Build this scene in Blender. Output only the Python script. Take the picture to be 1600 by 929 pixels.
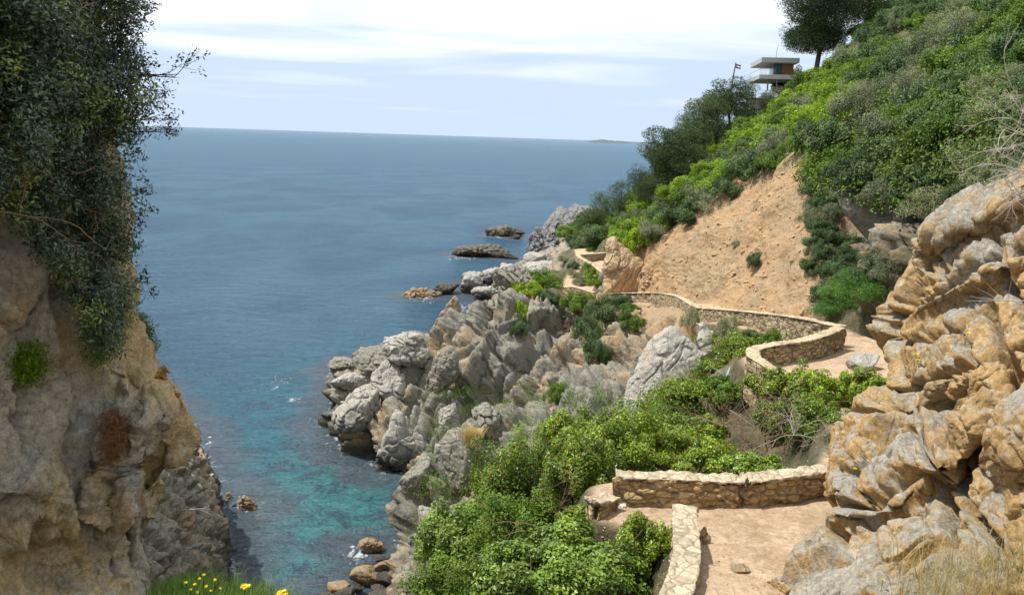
import bpy, math, random
import numpy as np
from mathutils import Vector, Matrix, Euler
from mathutils.bvhtree import BVHTree
from mathutils.kdtree import KDTree

R = math.radians
scene = bpy.context.scene
for o in list(bpy.data.objects):
    bpy.data.objects.remove(o)
COL = scene.collection

# ------------------------------------------------------------------ camera
CAM_Z = 22.0
F_PX = 1386.0
PITCH, ROLL = 10.2, 1.85
cam_d = bpy.data.cameras.new('camera')
cam = bpy.data.objects.new('camera', cam_d)
COL.objects.link(cam)
cam_d.sensor_width = 36.0
cam_d.lens = 36.0 * F_PX / 1600.0
cam_d.clip_start = 0.1
cam_d.clip_end = 200000.0
cam.location = (0, 0, CAM_Z)
ROT = Euler((R(90 - PITCH), 0, 0)).to_matrix() @ Matrix.Rotation(R(ROLL), 3, 'Z')
cam.rotation_euler = ROT.to_euler()
scene.camera = cam
ROTN = np.array(ROT)

# ------------------------------------------------------------------ light
SUN_EL, SUN_AZ = 63.0, -94.0          # azimuth from +Y (forward), negative = to the left
world = bpy.data.worlds.new('World')
scene.world = world
world.use_nodes = True
wn, wl = world.node_tree.nodes, world.node_tree.links
wn.clear()
w_out = wn.new('ShaderNodeOutputWorld')
w_bg = wn.new('ShaderNodeBackground')
sky = wn.new('ShaderNodeTexSky')
sky.sky_type = 'NISHITA'
sky.sun_disc = False
sky.sun_elevation = R(SUN_EL)
sky.sun_rotation = R(SUN_AZ)
sky.air_density = 1.0
sky.dust_density = 1.6
sky.ozone_density = 2.0
SKY_STR = 0.13
w_bg.inputs['Strength'].default_value = SKY_STR
# thin high cloud: streaks laid along the sky's own direction vector
tc = wn.new('ShaderNodeTexCoord')
sep = wn.new('ShaderNodeSeparateXYZ')
wl.new(tc.outputs['Generated'], sep.inputs[0])
def wmath(op, a, b=None, clamp=False):
    n = wn.new('ShaderNodeMath'); n.operation = op; n.use_clamp = clamp
    for i, v in enumerate((a, b)):
        if v is None: continue
        if isinstance(v, (int, float)): n.inputs[i].default_value = v
        else: wl.new(v, n.inputs[i])
    return n.outputs[0]
zc = wmath('ADD', wmath('MAXIMUM', sep.outputs['Z'], 0.0), 0.06)
cx_ = wmath('DIVIDE', sep.outputs['X'], zc)
cy_ = wmath('DIVIDE', sep.outputs['Y'], zc)
comb = wn.new('ShaderNodeCombineXYZ')
wl.new(wmath('MULTIPLY', cx_, 0.5), comb.inputs[0]); wl.new(wmath('MULTIPLY', cy_, 0.8), comb.inputs[1])
cn = wn.new('ShaderNodeTexNoise'); cn.inputs['Scale'].default_value = 0.75
cn.inputs['Detail'].default_value = 7; cn.inputs['Roughness'].default_value = 0.48
cn.inputs['Distortion'].default_value = 0.5
wl.new(comb.outputs[0], cn.inputs['Vector'])
def wramp(v, lo, hi, a=0.0, b=1.0, smooth=True):
    m = wn.new('ShaderNodeMapRange'); m.interpolation_type = 'SMOOTHSTEP' if smooth else 'LINEAR'
    wl.new(v, m.inputs[0])
    for i, x in enumerate((lo, hi, a, b)): m.inputs[1 + i].default_value = x
    return m.outputs[0]
cloud = wmath('ADD', cn.outputs['Fac'], wramp(sep.outputs['Z'], 0.04, 0.13, -0.10, 0.24, False))
cloud = wramp(cloud, 0.44, 0.80, 0.0, 1.0)
veil = wramp(sep.outputs['Z'], 0.0, 0.35, 0.97, 0.45, False)
def wmix(f, a, b):
    m = wn.new('ShaderNodeMixRGB')
    for i, v in enumerate((f, a, b)):
        if isinstance(v, (int, float)): m.inputs[i].default_value = v
        elif isinstance(v, tuple): m.inputs[i].default_value = v
        else: wl.new(v, m.inputs[i])
    return m.outputs[0]
VEIL_COL = (4.5, 5.5, 7.1, 1)
CLOUD_COL = (7.4, 7.8, 8.3, 1)
skc = wmix(veil, sky.outputs[0], VEIL_COL)
cloud = wmath('MULTIPLY', cloud, wramp(sep.outputs['Z'], .012, .045, 0.0, 1.0))
skc = wmix(cloud, skc, CLOUD_COL)
wl.new(skc, w_bg.inputs[0]); wl.new(w_bg.outputs[0], w_out.inputs[0])

sun_d = bpy.data.lights.new('sun', 'SUN')
sun_d.energy = 5.0
sun_d.angle = R(0.55)
sun_d.color = (1.0, 0.95, 0.86)
sun = bpy.data.objects.new('sun', sun_d); COL.objects.link(sun)
sdir = Vector((math.sin(R(SUN_AZ)) * math.cos(R(SUN_EL)), math.cos(R(SUN_AZ)) * math.cos(R(SUN_EL)), math.sin(R(SUN_EL))))
sun.rotation_euler = sdir.to_track_quat('Z', 'Y').to_euler()

vs = scene.view_settings
vs.view_transform = 'Standard'; vs.look = 'None'; vs.exposure = 0.22; vs.gamma = 1.0
vs.use_curve_mapping = False
scene.render.engine = 'CYCLES'
cyc = scene.cycles
cyc.max_bounces = 5; cyc.diffuse_bounces = 3; cyc.glossy_bounces = 2
cyc.transmission_bounces = 3; cyc.transparent_max_bounces = 6
cyc.use_denoising = True
try: cyc.denoising_prefilter = 'ACCURATE'
except Exception: pass
cyc.caustics_reflective = False; cyc.caustics_refractive = False

# ------------------------------------------------------------------ maths
def ray(u, v):
    """numpy: pixel of the 1600x929 photograph -> unit-forward direction"""
    u = np.asarray(u, float); v = np.asarray(v, float)
    d = np.stack([(u - 800) / F_PX, -(v - 464.5) / F_PX, -np.ones_like(u)], -1)
    return d @ ROTN.T
def PY(u, v, Y):
    d = ray(u, v)
    Y = np.asarray(Y, float)
    return np.array([0, 0, CAM_Z]) + d * (Y / d[..., 1])[..., None]
def PZ(u, v, z):
    d = ray(u, v)
    return np.array([0, 0, CAM_Z]) + d * ((z - CAM_Z) / d[..., 2])[..., None]
def project(p):
    q = (np.asarray(p, float) - np.array([0, 0, CAM_Z])) @ ROTN
    return 800 + F_PX * q[..., 0] / -q[..., 2], 464.5 - F_PX * q[..., 1] / -q[..., 2], -q[..., 2]

M32 = np.uint32
def h3(ix, iy, iz, seed):
    h = (ix.astype(np.int64) * 374761393 + iy.astype(np.int64) * 668265263 + iz.astype(np.int64) * 2147483647 + seed * 1274126177) & 0xFFFFFFFF
    h = h.astype(np.uint64)
    h = ((h ^ (h >> np.uint64(13))) * np.uint64(1274126177)) & np.uint64(0xFFFFFFFF)
    h = ((h ^ (h >> np.uint64(16))) * np.uint64(2246822519)) & np.uint64(0xFFFFFFFF)
    h = h ^ (h >> np.uint64(15))
    return (h & np.uint64(0xFFFFFF)).astype(np.float32) / np.float32(16777216.0)
def vnoise(p, seed=0):
    p = np.asarray(p, np.float32)
    i = np.floor(p).astype(np.int64); f = p - i
    f = f * f * f * (f * (f * 6 - 15) + 10)
    out = 0
    for dx in (0, 1):
        wx = f[:, 0] if dx else 1 - f[:, 0]
        for dy in (0, 1):
            wy = f[:, 1] if dy else 1 - f[:, 1]
            for dz in (0, 1):
                wz = f[:, 2] if dz else 1 - f[:, 2]
                out = out + wx * wy * wz * h3(i[:, 0] + dx, i[:, 1] + dy, i[:, 2] + dz, seed)
    return out * 2 - 1
def fbm(p, oct=4, seed=0, gain=0.5):
    a, s, t = 1.0, 1.0, 0
    for k in range(oct):
        t = t + a * vnoise(p * s + 17.3 * k, seed + k); a *= gain; s *= 2.03
    return t
def worley(p, seed=0, jit=0.85):
    """F1, F2, random of the nearest cell, a second random, offset vector"""
    p = np.asarray(p, np.float32)
    i = np.floor(p).astype(np.int64)
    n = len(p)
    F1 = np.full(n, 9e9, np.float32); F2 = F1.copy()
    rid = np.zeros(n, np.float32); rid2 = np.zeros(n, np.float32); off = np.zeros((n, 3), np.float32)
    for dx in (-1, 0, 1):
        for dy in (-1, 0, 1):
            for dz in (-1, 0, 1):
                cx, cy, cz = i[:, 0] + dx, i[:, 1] + dy, i[:, 2] + dz
                q = np.stack([cx + .5 + jit * (h3(cx, cy, cz, seed + 1) - .5), cy + .5 + jit * (h3(cx, cy, cz, seed + 2) - .5), cz + .5 + jit * (h3(cx, cy, cz, seed + 3) - .5)], -1).astype(np.float32)
                d = p - q
                D = np.sqrt((d * d).sum(1))
                m = D < F1
                F2 = np.where(m, F1, np.minimum(F2, D))
                F1 = np.where(m, D, F1)
                if m.any():
                    k = np.nonzero(m)[0]
                    rid[k] = h3(cx[k], cy[k], cz[k], seed + 4); rid2[k] = h3(cx[k], cy[k], cz[k], seed + 5)
                    off[k] = d[k]
    return F1, F2, rid, rid2, off
def sstep(a, b, x):
    t = np.clip((x - a) / (b - a), 0, 1); return t * t * (3 - 2 * t)
def blocks(p, cell, rot=None, seed=0, warp=0.25, crack=0.16, tilt=0.5, pillow=0.3):
    """jointed rock: raised, tilted blocks with grooves between; about -1..1"""
    q = p if rot is None else p @ np.asarray(rot).T
    q = q / np.asarray(cell)
    w = np.stack([fbm(q * 1.3 + 31 * k, 2, seed + 50 + k) for k in range(3)], -1) * warp
    F1, F2, r1, r2, off = worley(q + w, seed)
    g = sstep(0, crack, F2 - F1)
    tl = off[:, 0] * (r1 - .5) + off[:, 1] * (r2 - .5) + off[:, 2] * (.5 - r1 * r2 * 1.5)
    return g * (0.95 + (r2 - .5) * 0.9 + tl * 2 * tilt - F1 * F1 * pillow) - 0.75
def pchip(x, y, xq):
    x = np.asarray(x, float); y = np.asarray(y, float)
    h = np.diff(x); shp = (-1,) + (1,) * (y.ndim - 1)
    d = np.diff(y, axis=0) / h.reshape(shp)
    m = np.zeros_like(y)
    w1 = (2 * h[1:] + h[:-1]).reshape(shp); w2 = (h[1:] + 2 * h[:-1]).reshape(shp)
    ok = d[:-1] * d[1:] > 0
    with np.errstate(divide='ignore', invalid='ignore'):
        hm = (w1 + w2) / (w1 / d[:-1] + w2 / d[1:])
    m[1:-1] = np.where(ok, hm, 0); m[0] = d[0]; m[-1] = d[-1]
    k = np.clip(np.searchsorted(x, xq, side='right') - 1, 0, len(x) - 2)
    t = ((xq - x[k]) / h[k]).reshape(shp); hk = h[k].reshape(shp)
    return (2*t**3-3*t**2+1)*y[k] + (t**3-2*t**2+t)*hk*m[k] + (-2*t**3+3*t**2)*y[k+1] + (t**3-t**2)*hk*m[k+1]
def grid_normals(P):
    a = np.gradient(P, axis=0); b = np.gradient(P, axis=1)
    n = np.cross(b, a); return n / (np.linalg.norm(n, axis=-1, keepdims=True) + 1e-9)

# ------------------------------------------------------------------ objects
def tag(o, label=None, cat=None, group=None, kind=None):
    if label: o['label'] = label
    if cat: o['category'] = cat
    if group: o['group'] = group
    if kind: o['kind'] = kind
    return o
def np_mesh(name, V, Fc, mat=None, smooth=True, attrs=None, uv=None):
    """V (N,3), Fc (M,3|4) -> mesh datablock"""
    me = bpy.data.meshes.new(name)
    V = np.ascontiguousarray(V, np.float32); Fc = np.ascontiguousarray(Fc, np.int32)
    me.vertices.add(len(V)); me.vertices.foreach_set('co', V.ravel())
    k = Fc.shape[1]
    me.loops.add(Fc.size); me.loops.foreach_set('vertex_index', Fc.ravel())
    me.polygons.add(len(Fc)); me.polygons.foreach_set('loop_start', np.arange(0, Fc.size, k, dtype=np.int32))
    me.polygons.foreach_set('loop_total', np.full(len(Fc), k, np.int32))
    me.update(calc_edges=True)
    me.polygons.foreach_set('use_smooth', np.full(len(Fc), smooth, bool))
    for an, av in (attrs or {}).items():
        av = np.asarray(av, np.float32)
        if av.ndim == 1:
            a = me.attributes.new(an, 'FLOAT', 'POINT'); a.data.foreach_set('value', av)
        else:
            a = me.attributes.new(an, 'FLOAT_COLOR', 'POINT')
            c = np.ones((len(V), 4), np.float32); c[:, :av.shape[1]] = av
            a.data.foreach_set('color', c.ravel())
    if mat: me.materials.append(mat)
    me.validate()
    return me
def mesh_obj(name, me, parent=None, loc=None, rot=None, scale=None):
    o = bpy.data.objects.new(name, me); COL.objects.link(o)
    if parent: o.parent = parent
    if loc is not None: o.location = Vector([float(x) for x in loc])
    if rot is not None: o.rotation_euler = rot
    if scale is not None: o.scale = (scale,) * 3 if isinstance(scale, (int, float)) else scale
    return o
def empty(name, loc=(0, 0, 0), rot=None, scale=None):
    o = bpy.data.objects.new(name, None); COL.objects.link(o)
    o.empty_display_size = 0.2
    o.location = Vector([float(x) for x in loc])
    if rot is not None: o.rotation_euler = rot
    if scale is not None: o.scale = (scale,) * 3 if isinstance(scale, (int, float)) else scale
    return o
def grid_faces(nr, nc, c0=0, c1=None):
    c1 = nc - 1 if c1 is None else c1
    r = np.arange(nr - 1)[:, None]; c = np.arange(c0, c1)[None, :]
    a = r * nc + c
    return np.stack([a, a + 1, a + nc + 1, a + nc], -1).reshape(-1, 4)
def copy_tree(o, parent=None):
    c = o.copy(); COL.objects.link(c)
    if parent: c.parent = parent
    for ch in list(o.children): copy_tree(ch, c)
    return c

# ------------------------------------------------------------------ materials
class Mat:
    def __init__(s, name):
        s.m = bpy.data.materials.new(name); s.m.use_nodes = True
        s.n, s.l = s.m.node_tree.nodes, s.m.node_tree.links
        s.n.clear()
        s.out = s.n.new('ShaderNodeOutputMaterial'); s.b = s.n.new('ShaderNodeBsdfPrincipled')
        s.l.new(s.b.outputs[0], s.out.inputs[0])
        s.b.inputs['Roughness'].default_value = 0.85
        s.b.inputs['Specular IOR Level'].default_value = 0.25
    def put(s, sock, v):
        if isinstance(v, (int, float)): sock.default_value = v
        elif isinstance(v, tuple): sock.default_value = v if len(v) == 4 or sock.type == 'VECTOR' else v + (1,)
        else: s.l.new(v, sock)
    def coord(s, kind='Object', scale=(1, 1, 1), rot=(0, 0, 0)):
        t = s.n.new('ShaderNodeTexCoord'); mp = s.n.new('ShaderNodeMapping')
        s.l.new(t.outputs[kind], mp.inputs[0]); mp.inputs['Scale'].default_value = scale; mp.inputs['Rotation'].default_value = rot
        return mp.outputs[0]
    def noise(s, vec, scale, detail=5, rough=0.55, dist=0.0, out='Fac'):
        t = s.n.new('ShaderNodeTexNoise'); s.l.new(vec, t.inputs['Vector'])
        t.inputs['Scale'].default_value = scale; t.inputs['Detail'].default_value = detail
        t.inputs['Roughness'].default_value = rough; t.inputs['Distortion'].default_value = dist
        return t.outputs[out]
    def voro(s, vec, scale, feature='F1', out='Distance', rnd=1.0):
        t = s.n.new('ShaderNodeTexVoronoi'); t.feature = feature; s.l.new(vec, t.inputs['Vector'])
        t.inputs['Scale'].default_value = scale; t.inputs['Randomness'].default_value = rnd
        return t.outputs[out]
    def ramp(s, v, lo, hi, a=0.0, b=1.0):
        m = s.n.new('ShaderNodeMapRange'); m.interpolation_type = 'SMOOTHSTEP'
        s.put(m.inputs[0], v)
        for i, x in enumerate((lo, hi, a, b)): m.inputs[1 + i].default_value = x
        return m.outputs[0]
    def math(s, op, a, b=0.0, clamp=False):
        m = s.n.new('ShaderNodeMath'); m.operation = op; m.use_clamp = clamp
        s.put(m.inputs[0], a); s.put(m.inputs[1], b); return m.outputs[0]
    def mix(s, f, a, b, mode='MIX'):
        m = s.n.new('ShaderNodeMixRGB'); m.blend_type = mode
        s.put(m.inputs[0], f); s.put(m.inputs[1], a); s.put(m.inputs[2], b); return m.outputs[0]
    def attr(s, name, out='Fac'):
        a = s.n.new('ShaderNodeAttribute'); a.attribute_name = name; return a.outputs[out]
    def sepxyz(s, v):
        a = s.n.new('ShaderNodeSeparateXYZ'); s.l.new(v, a.inputs[0]); return a.outputs
    def normal(s):
        return s.n.new('ShaderNodeNewGeometry').outputs['Normal']
    def bump(s, h, strength, dist, prev=None):
        b = s.n.new('ShaderNodeBump'); b.inputs['Strength'].default_value = strength; b.inputs['Distance'].default_value = dist
        s.l.new(h, b.inputs['Height'])
        if prev: s.l.new(prev, b.inputs['Normal'])
        return b.outputs[0]
    def done(s, col, nrm=None, rough=None):
        s.put(s.b.inputs['Base Color'], col)
        if nrm: s.l.new(nrm, s.b.inputs['Normal'])
        if rough is not None: s.put(s.b.inputs['Roughness'], rough)
        return s.m

def rock_material(name, grey, ochre, dark, ochre_bias=0.0, scale=1.0, top_grey=0.0, wet=False, kind='Object', bump=1.0, lichen=0.0, crackbump=0.5):
    m = Mat(name)
    v = m.coord(kind)
    big = m.noise(v, 0.22 * scale, 5, 0.6, 0.6)
    mid = m.noise(v, 1.3 * scale, 7, 0.65, 0.3)
    fine = m.noise(v, 9 * scale, 8, 0.7)
    grain = m.noise(v, 45 * scale, 4, 0.7)
    f = m.math('ADD', m.math('MULTIPLY', big, 0.6), m.math('MULTIPLY', mid, 0.4))
    f = m.math('ADD', f, ochre_bias)
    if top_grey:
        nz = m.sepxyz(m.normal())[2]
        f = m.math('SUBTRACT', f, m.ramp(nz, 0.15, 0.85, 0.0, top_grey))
    col = m.mix(m.ramp(f, 0.46, 0.60), grey, ochre)
    col = m.mix(m.ramp(m.noise(v, 0.9 * scale, 6, 0.7, 0.8), 0.52, 0.72, 0, 0.75), col, dark)
    light = tuple(min(1, c * 1.55) for c in grey)
    col = m.mix(m.ramp(m.noise(v, 2.4 * scale, 8, 0.72), 0.50, 0.70, 0, 0.65), col, light)
    if lichen:
        col = m.mix(m.ramp(m.noise(v, 0.5 * scale, 6, 0.7, 1.0), 0.60, 0.70, 0, lichen), col, (0.36, 0.17, 0.03))
    col = m.mix(1.0, col, m.mix(m.ramp(fine, 0.3, 0.7), (0.68, 0.68, 0.68), (1.25, 1.25, 1.25)), 'MULTIPLY')
    col = m.mix(1.0, col, m.mix(m.ramp(grain, 0.3, 0.7), (0.8, 0.8, 0.8), (1.18, 1.18, 1.18)), 'MULTIPLY')
    rough = 0.88
    if wet:
        g = m.n.new('ShaderNodeNewGeometry')
        z = m.sepxyz(g.outputs['Position'])[2]
        zz = m.math('ADD', z, m.math('MULTIPLY', m.math('SUBTRACT', mid, 0.5), 1.6))
        k = m.ramp(zz, 0.4, 1.9, 0.88, 0.0)
        col = m.mix(k, col, (0.035, 0.03, 0.02))
        rough = m.ramp(zz, 0.1, 0.6, 0.45, 0.9)
    cr = m.voro(m.coord(kind, (1, 1, 0.55), (0.3, 0.5, 0)), 1.1 * scale, 'DISTANCE_TO_EDGE')
    n1 = m.bump(m.ramp(cr, 0.0, 0.06), crackbump * bump, 0.12 / scale)
    n2 = m.bump(mid, 0.6 * bump, 0.35 / scale, n1)
    n3 = m.bump(fine, 0.65 * bump, 0.09 / scale, n2)
    n4 = m.bump(grain, 0.4 * bump, 0.02 / scale, n3)
    return m.done(col, n4, rough)

M_CLIFF = rock_material('cliff_rock', (0.255, 0.245, 0.205), (0.36, 0.275, 0.17), (0.09, 0.09, 0.08), -0.04, 0.8, wet=True, lichen=0.55)
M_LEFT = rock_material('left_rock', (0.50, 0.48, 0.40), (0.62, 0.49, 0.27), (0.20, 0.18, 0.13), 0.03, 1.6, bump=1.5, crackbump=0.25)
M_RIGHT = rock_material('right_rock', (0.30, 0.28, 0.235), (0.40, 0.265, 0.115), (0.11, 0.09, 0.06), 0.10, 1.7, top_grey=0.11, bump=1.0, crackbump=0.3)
M_SEAROCK = rock_material('sea_rock', (0.13, 0.125, 0.11), (0.20, 0.14, 0.07), (0.04, 0.04, 0.035), -0.02, 0.9, wet=True)
M_PALE = rock_material('pale_rock', (0.36, 0.345, 0.305), (0.42, 0.31, 0.20), (0.18, 0.17, 0.15), -0.08, 1.0, wet=True)
M_HEAD = rock_material('headland_rock', (0.20, 0.20, 0.20), (0.26, 0.22, 0.17), (0.06, 0.06, 0.06), -0.06, 0.35, wet=True)
M_BROWN = rock_material('brown_boulder', (0.26, 0.22, 0.15), (0.32, 0.20, 0.09), (0.08, 0.07, 0.05), 0.05, 2.0)

def ground_material():
    m = Mat('ground')
    v = m.coord()
    z = m.attr('zone', 'Color')
    zs = m.n.new('ShaderNodeSeparateColor'); m.l.new(z, zs.inputs[0])
    earthf, pathf, soilf = zs.outputs[0], zs.outputs[1], zs.outputs[2]
    big = m.noise(v, 0.25, 6, 0.65, 0.8); mid = m.noise(v, 1.4, 8, 0.7, 0.3); fine = m.noise(v, 8, 8, 0.72); grain = m.noise(v, 60, 3, 0.7)
    rock = m.mix(m.ramp(big, 0.48, 0.62), (0.265, 0.255, 0.215), (0.38, 0.285, 0.175))
    rock = m.mix(m.ramp(mid, 0.48, 0.64, 0, 0.8), rock, (0.09, 0.09, 0.08))
    rock = m.mix(m.ramp(m.noise(v, 2.6, 7, .7), 0.54, 0.70, 0, 0.6), rock, (0.40, 0.385, 0.34))
    rock = m.mix(m.ramp(m.sepxyz(m.n.new('ShaderNodeNewGeometry').outputs['Position'])[2], .3, 1.7, .88, 0), rock, (0.035, 0.031, 0.022))
    rock = m.mix(m.ramp(m.noise(v, 0.55, 6, 0.7, 1.0), 0.60, 0.70, 0, .5), rock, (0.36, 0.18, 0.04))
    earth = m.mix(m.ramp(big, 0.35, 0.62), (0.41, 0.265, 0.14), (0.32, 0.24, 0.145))
    earth = m.mix(m.ramp(mid, 0.48, 0.66, 0, 0.6), earth, (0.49, 0.35, 0.22))
    earth = m.mix(m.ramp(m.noise(v, 3.2, 8, .75, .6), 0.53, 0.64, 0, 0.6), earth, (0.26, 0.165, 0.095))
    earth = m.mix(m.ramp(m.noise(m.coord('Object', (1, 1, .35)), 0.8, 7, .7, .5), 0.54, 0.68, 0, 0.5), earth, (0.27, 0.19, 0.12))
    path = m.mix(m.ramp(mid, 0.40, 0.62), (0.50, 0.36, 0.235), (0.585, 0.44, 0.30))
    path = m.mix(m.ramp(m.noise(v, 0.9, 8, .7, .8), 0.48, 0.62, 0, .55), path, (0.37, 0.25, 0.15))
    path = m.mix(m.ramp(m.noise(v, 3.0, 8, .75, .4), 0.54, 0.66, 0, .5), path, (0.62, 0.49, 0.35))
    soil = m.mix(m.ramp(mid, 0.40, 0.62), (0.07, 0.075, 0.04), (0.15, 0.12, 0.07))
    col = m.mix(soilf, rock, soil); col = m.mix(earthf, col, earth); col = m.mix(pathf, col, path)
    col = m.mix(1.0, col, m.mix(m.ramp(fine, 0.3, 0.7), (0.74, 0.74, 0.74), (1.2, 1.2, 1.2)), 'MULTIPLY')
    col = m.mix(1.0, col, m.mix(m.ramp(grain, 0.3, 0.7), (0.84, 0.84, 0.84), (1.14, 1.14, 1.14)), 'MULTIPLY')
    peb = m.voro(v, 16, 'F1')
    n1 = m.bump(mid, 0.6, 0.4)
    n2 = m.bump(fine, 0.7, 0.10, n1)
    n3 = m.bump(m.ramp(peb, 0.0, 0.35, 1, 0), 0.35, 0.02, n2)
    n4 = m.bump(grain, 0.4, 0.015, n3)
    return m.done(col, n4, 0.92)
M_GROUND = ground_material()

def masonry_material(name, stone_a, stone_b, mortar, scale=4.5, flat=2.0, coping=False):
    m = Mat(name)
    sc = (1, 1, 1.0 if coping else flat)
    v = m.coord('Object', sc)
    wv = m.n.new('ShaderNodeVectorMath'); wv.operation = 'ADD'
    nz = m.noise(v, 6, 4, .6, 0, 'Color')
    sv = m.n.new('ShaderNodeVectorMath'); sv.operation = 'SCALE'; m.l.new(nz, sv.inputs[0]); sv.inputs['Scale'].default_value = 0.09
    m.l.new(v, wv.inputs[0]); m.l.new(sv.outputs[0], wv.inputs[1]); v2 = wv.outputs[0]
    edge = m.voro(v2, scale, 'DISTANCE_TO_EDGE')
    cell = m.voro(v2, scale, 'F1', 'Color')
    cs = m.n.new('ShaderNodeSeparateColor'); m.l.new(cell, cs.inputs[0])
    col = m.mix(cs.outputs[0], stone_a, stone_b)
    col = m.mix(m.ramp(cs.outputs[1], 0.7, 0.95, 0, .7), col, tuple(c * .6 for c in stone_a))
    big = m.noise(m.coord(), 1.6, 6, .65)
    col = m.mix(m.ramp(big, .45, .65, 0, .5), col, tuple(min(1, c * 1.3) for c in stone_b))
    f = m.noise(m.coord(), 14, 8, .72)
    col = m.mix(1.0, col, m.mix(m.ramp(f, .3, .7), (.68, .68, .68), (1.22, 1.22, 1.22)), 'MULTIPLY')
    col = m.mix(m.ramp(edge, 0.015, 0.06, 0.85, 0.0), col, mortar)
    n1 = m.bump(m.ramp(edge, 0.0, 0.12), 0.35 if coping else 0.8, 0.05)
    n2 = m.bump(f, 0.6, 0.04, n1)
    n3 = m.bump(m.noise(m.coord(), 60, 4, .7), 0.4, .012, n2)
    return m.done(col, n3, 0.9)
M_WALL_NEAR = masonry_material('near_masonry', (0.38, 0.255, 0.125), (0.47, 0.35, 0.20), (0.30, 0.22, 0.13), 3.6, 2.2)
M_COPE_NEAR = masonry_material('near_coping', (0.40, 0.33, 0.225), (0.50, 0.425, 0.31), (0.24, 0.19, 0.13), 4.6, 1, True)
M_WALL_FAR = masonry_material('far_masonry', (0.30, 0.235, 0.145), (0.44, 0.345, 0.215), (0.085, 0.065, 0.045), 2.9, 2.2)
M_COPE_FAR = masonry_material('far_coping', (0.42, 0.335, 0.215), (0.50, 0.41, 0.28), (0.30, 0.235, 0.155), 3.0, 1, True)

def leaf_material(name, dark, light, trans=0.25, gloss=0.52, spec=0.3, odd=None):
    m = Mat(name)
    t = m.attr('tone')
    oi = m.n.new('ShaderNodeObjectInfo')
    col = m.mix(t, dark, light)
    if odd: col = m.mix(m.ramp(m.attr('odd'), 0.86, 0.93), col, odd)
    col = m.mix(1.0, col, m.mix(oi.outputs['Random'], (0.72, 0.76, 0.75), (1.25, 1.2, 1.12)), 'MULTIPLY')
    m.put(m.b.inputs['Base Color'], col)
    m.b.inputs['Roughness'].default_value = gloss
    m.b.inputs['Specular IOR Level'].default_value = spec
    tr = m.n.new('ShaderNodeBsdfTranslucent'); m.put(tr.inputs[0], m.mix(1.0, col, (1.3, 1.35, 0.6), 'MULTIPLY'))
    mx = m.n.new('ShaderNodeMixShader'); mx.inputs[0].default_value = trans
    m.l.new(m.b.outputs[0], mx.inputs[1]); m.l.new(tr.outputs[0], mx.inputs[2]); m.l.new(mx.outputs[0], m.out.inputs[0])
    return m.m
M_LIME = leaf_material('lime_leaves', (0.09, 0.17, 0.01), (0.32, 0.46, 0.03), 0.3)
M_GREEN = leaf_material('green_leaves', (0.045, 0.10, 0.012), (0.165, 0.26, 0.03), 0.28)
M_DARKG = leaf_material('dark_green_leaves', (0.03, 0.065, 0.022), (0.12, 0.19, 0.07), 0.2)
M_OLIVE = leaf_material('olive_leaves', (0.10, 0.12, 0.065), (0.28, 0.31, 0.19), 0.2)
M_PINE = leaf_material('pine_needles', (0.03, 0.055, 0.022), (0.11, 0.155, 0.06), 0.15, 0.6, .2)
M_FORE = leaf_material('foreground_leaves', (0.03, 0.075, 0.006), (0.30, 0.44, 0.03), 0.22, .38, .45, (0.20, 0.09, 0.03))
M_FORE2 = leaf_material('broad_leaves', (0.045, 0.09, 0.012), (0.32, 0.47, 0.07), 0.22, .4, .4)
M_LEFTLEAF = leaf_material('evergreen_leaves', (0.012, 0.028, 0.020), (0.075, 0.125, 0.06), 0.15, 0.25, 0.8, (0.14, 0.19, 0.03))
M_GRASS = leaf_material('grass_blades', (0.06, 0.12, 0.03), (0.17, 0.26, 0.06), 0.3, .6, .2)
M_FENNEL = leaf_material('feathery_leaves', (0.05, 0.13, 0.03), (0.16, 0.30, 0.07), 0.3, .6, .2)
M_STRAW = leaf_material('straw', (0.38, 0.29, 0.14), (0.60, 0.49, 0.27), 0.25, .6, .2, (0.2, 0.23, 0.08))
M_RUST = leaf_material('rusty_twigs', (0.11, 0.05, 0.03), (0.27, 0.15, 0.09), 0.1, .8, .1)

def plain(name, col, rough=.7, var=.25, scale=6, metal=0.0, spec=.3):
    m = Mat(name); v = m.coord()
    n = m.noise(v, scale, 6, .65)
    c = m.mix(1.0, col, m.mix(n, (1 - var,) * 3, (1 + var,) * 3), 'MULTIPLY')
    m.b.inputs['Metallic'].default_value = metal; m.b.inputs['Specular IOR Level'].default_value = spec
    return m.done(c, m.bump(n, .3, .02), rough)
M_BARK = plain('bark', (0.12, 0.085, 0.06), .9, .5, 12)
M_TWIG = plain('grey_twig', (0.42, 0.38, 0.33), .8, .3, 12)
M_TWIGD = plain('dark_twig', (0.07, 0.05, 0.045), .8, .3, 12)
M_TWIGB = plain('brown_twig', (0.24, 0.16, 0.10), .8, .3, 12)
M_CONC = plain('concrete', (0.40, 0.39, 0.38), .8, .18, 1.5)
M_WOOD = plain('wood_cladding', (0.33, 0.20, 0.09), .6, .3, 3)
M_RAIL = plain('railing_metal', (0.30, 0.31, 0.33), .4, .1, 3, .6)
M_POLE = plain('pole_paint', (0.10, 0.10, 0.13), .5, .1, 3)
M_YELLOW = plain('yellow_petals', (0.75, 0.62, 0.03), .6, .15, 20)
M_PEBBLE = plain('pebbles', (0.36, 0.29, 0.21), .9, .5, 9)
M_CLOD = plain('clods', (0.40, 0.27, 0.16), .95, .4, 4)
M_WHITE = plain('white_paper', (0.75, 0.75, 0.76), .5, .1, 8)
M_AGAVE = leaf_material('agave_leaves', (0.22, 0.28, 0.24), (0.34, 0.40, 0.34), .1, .5, .3)
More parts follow.
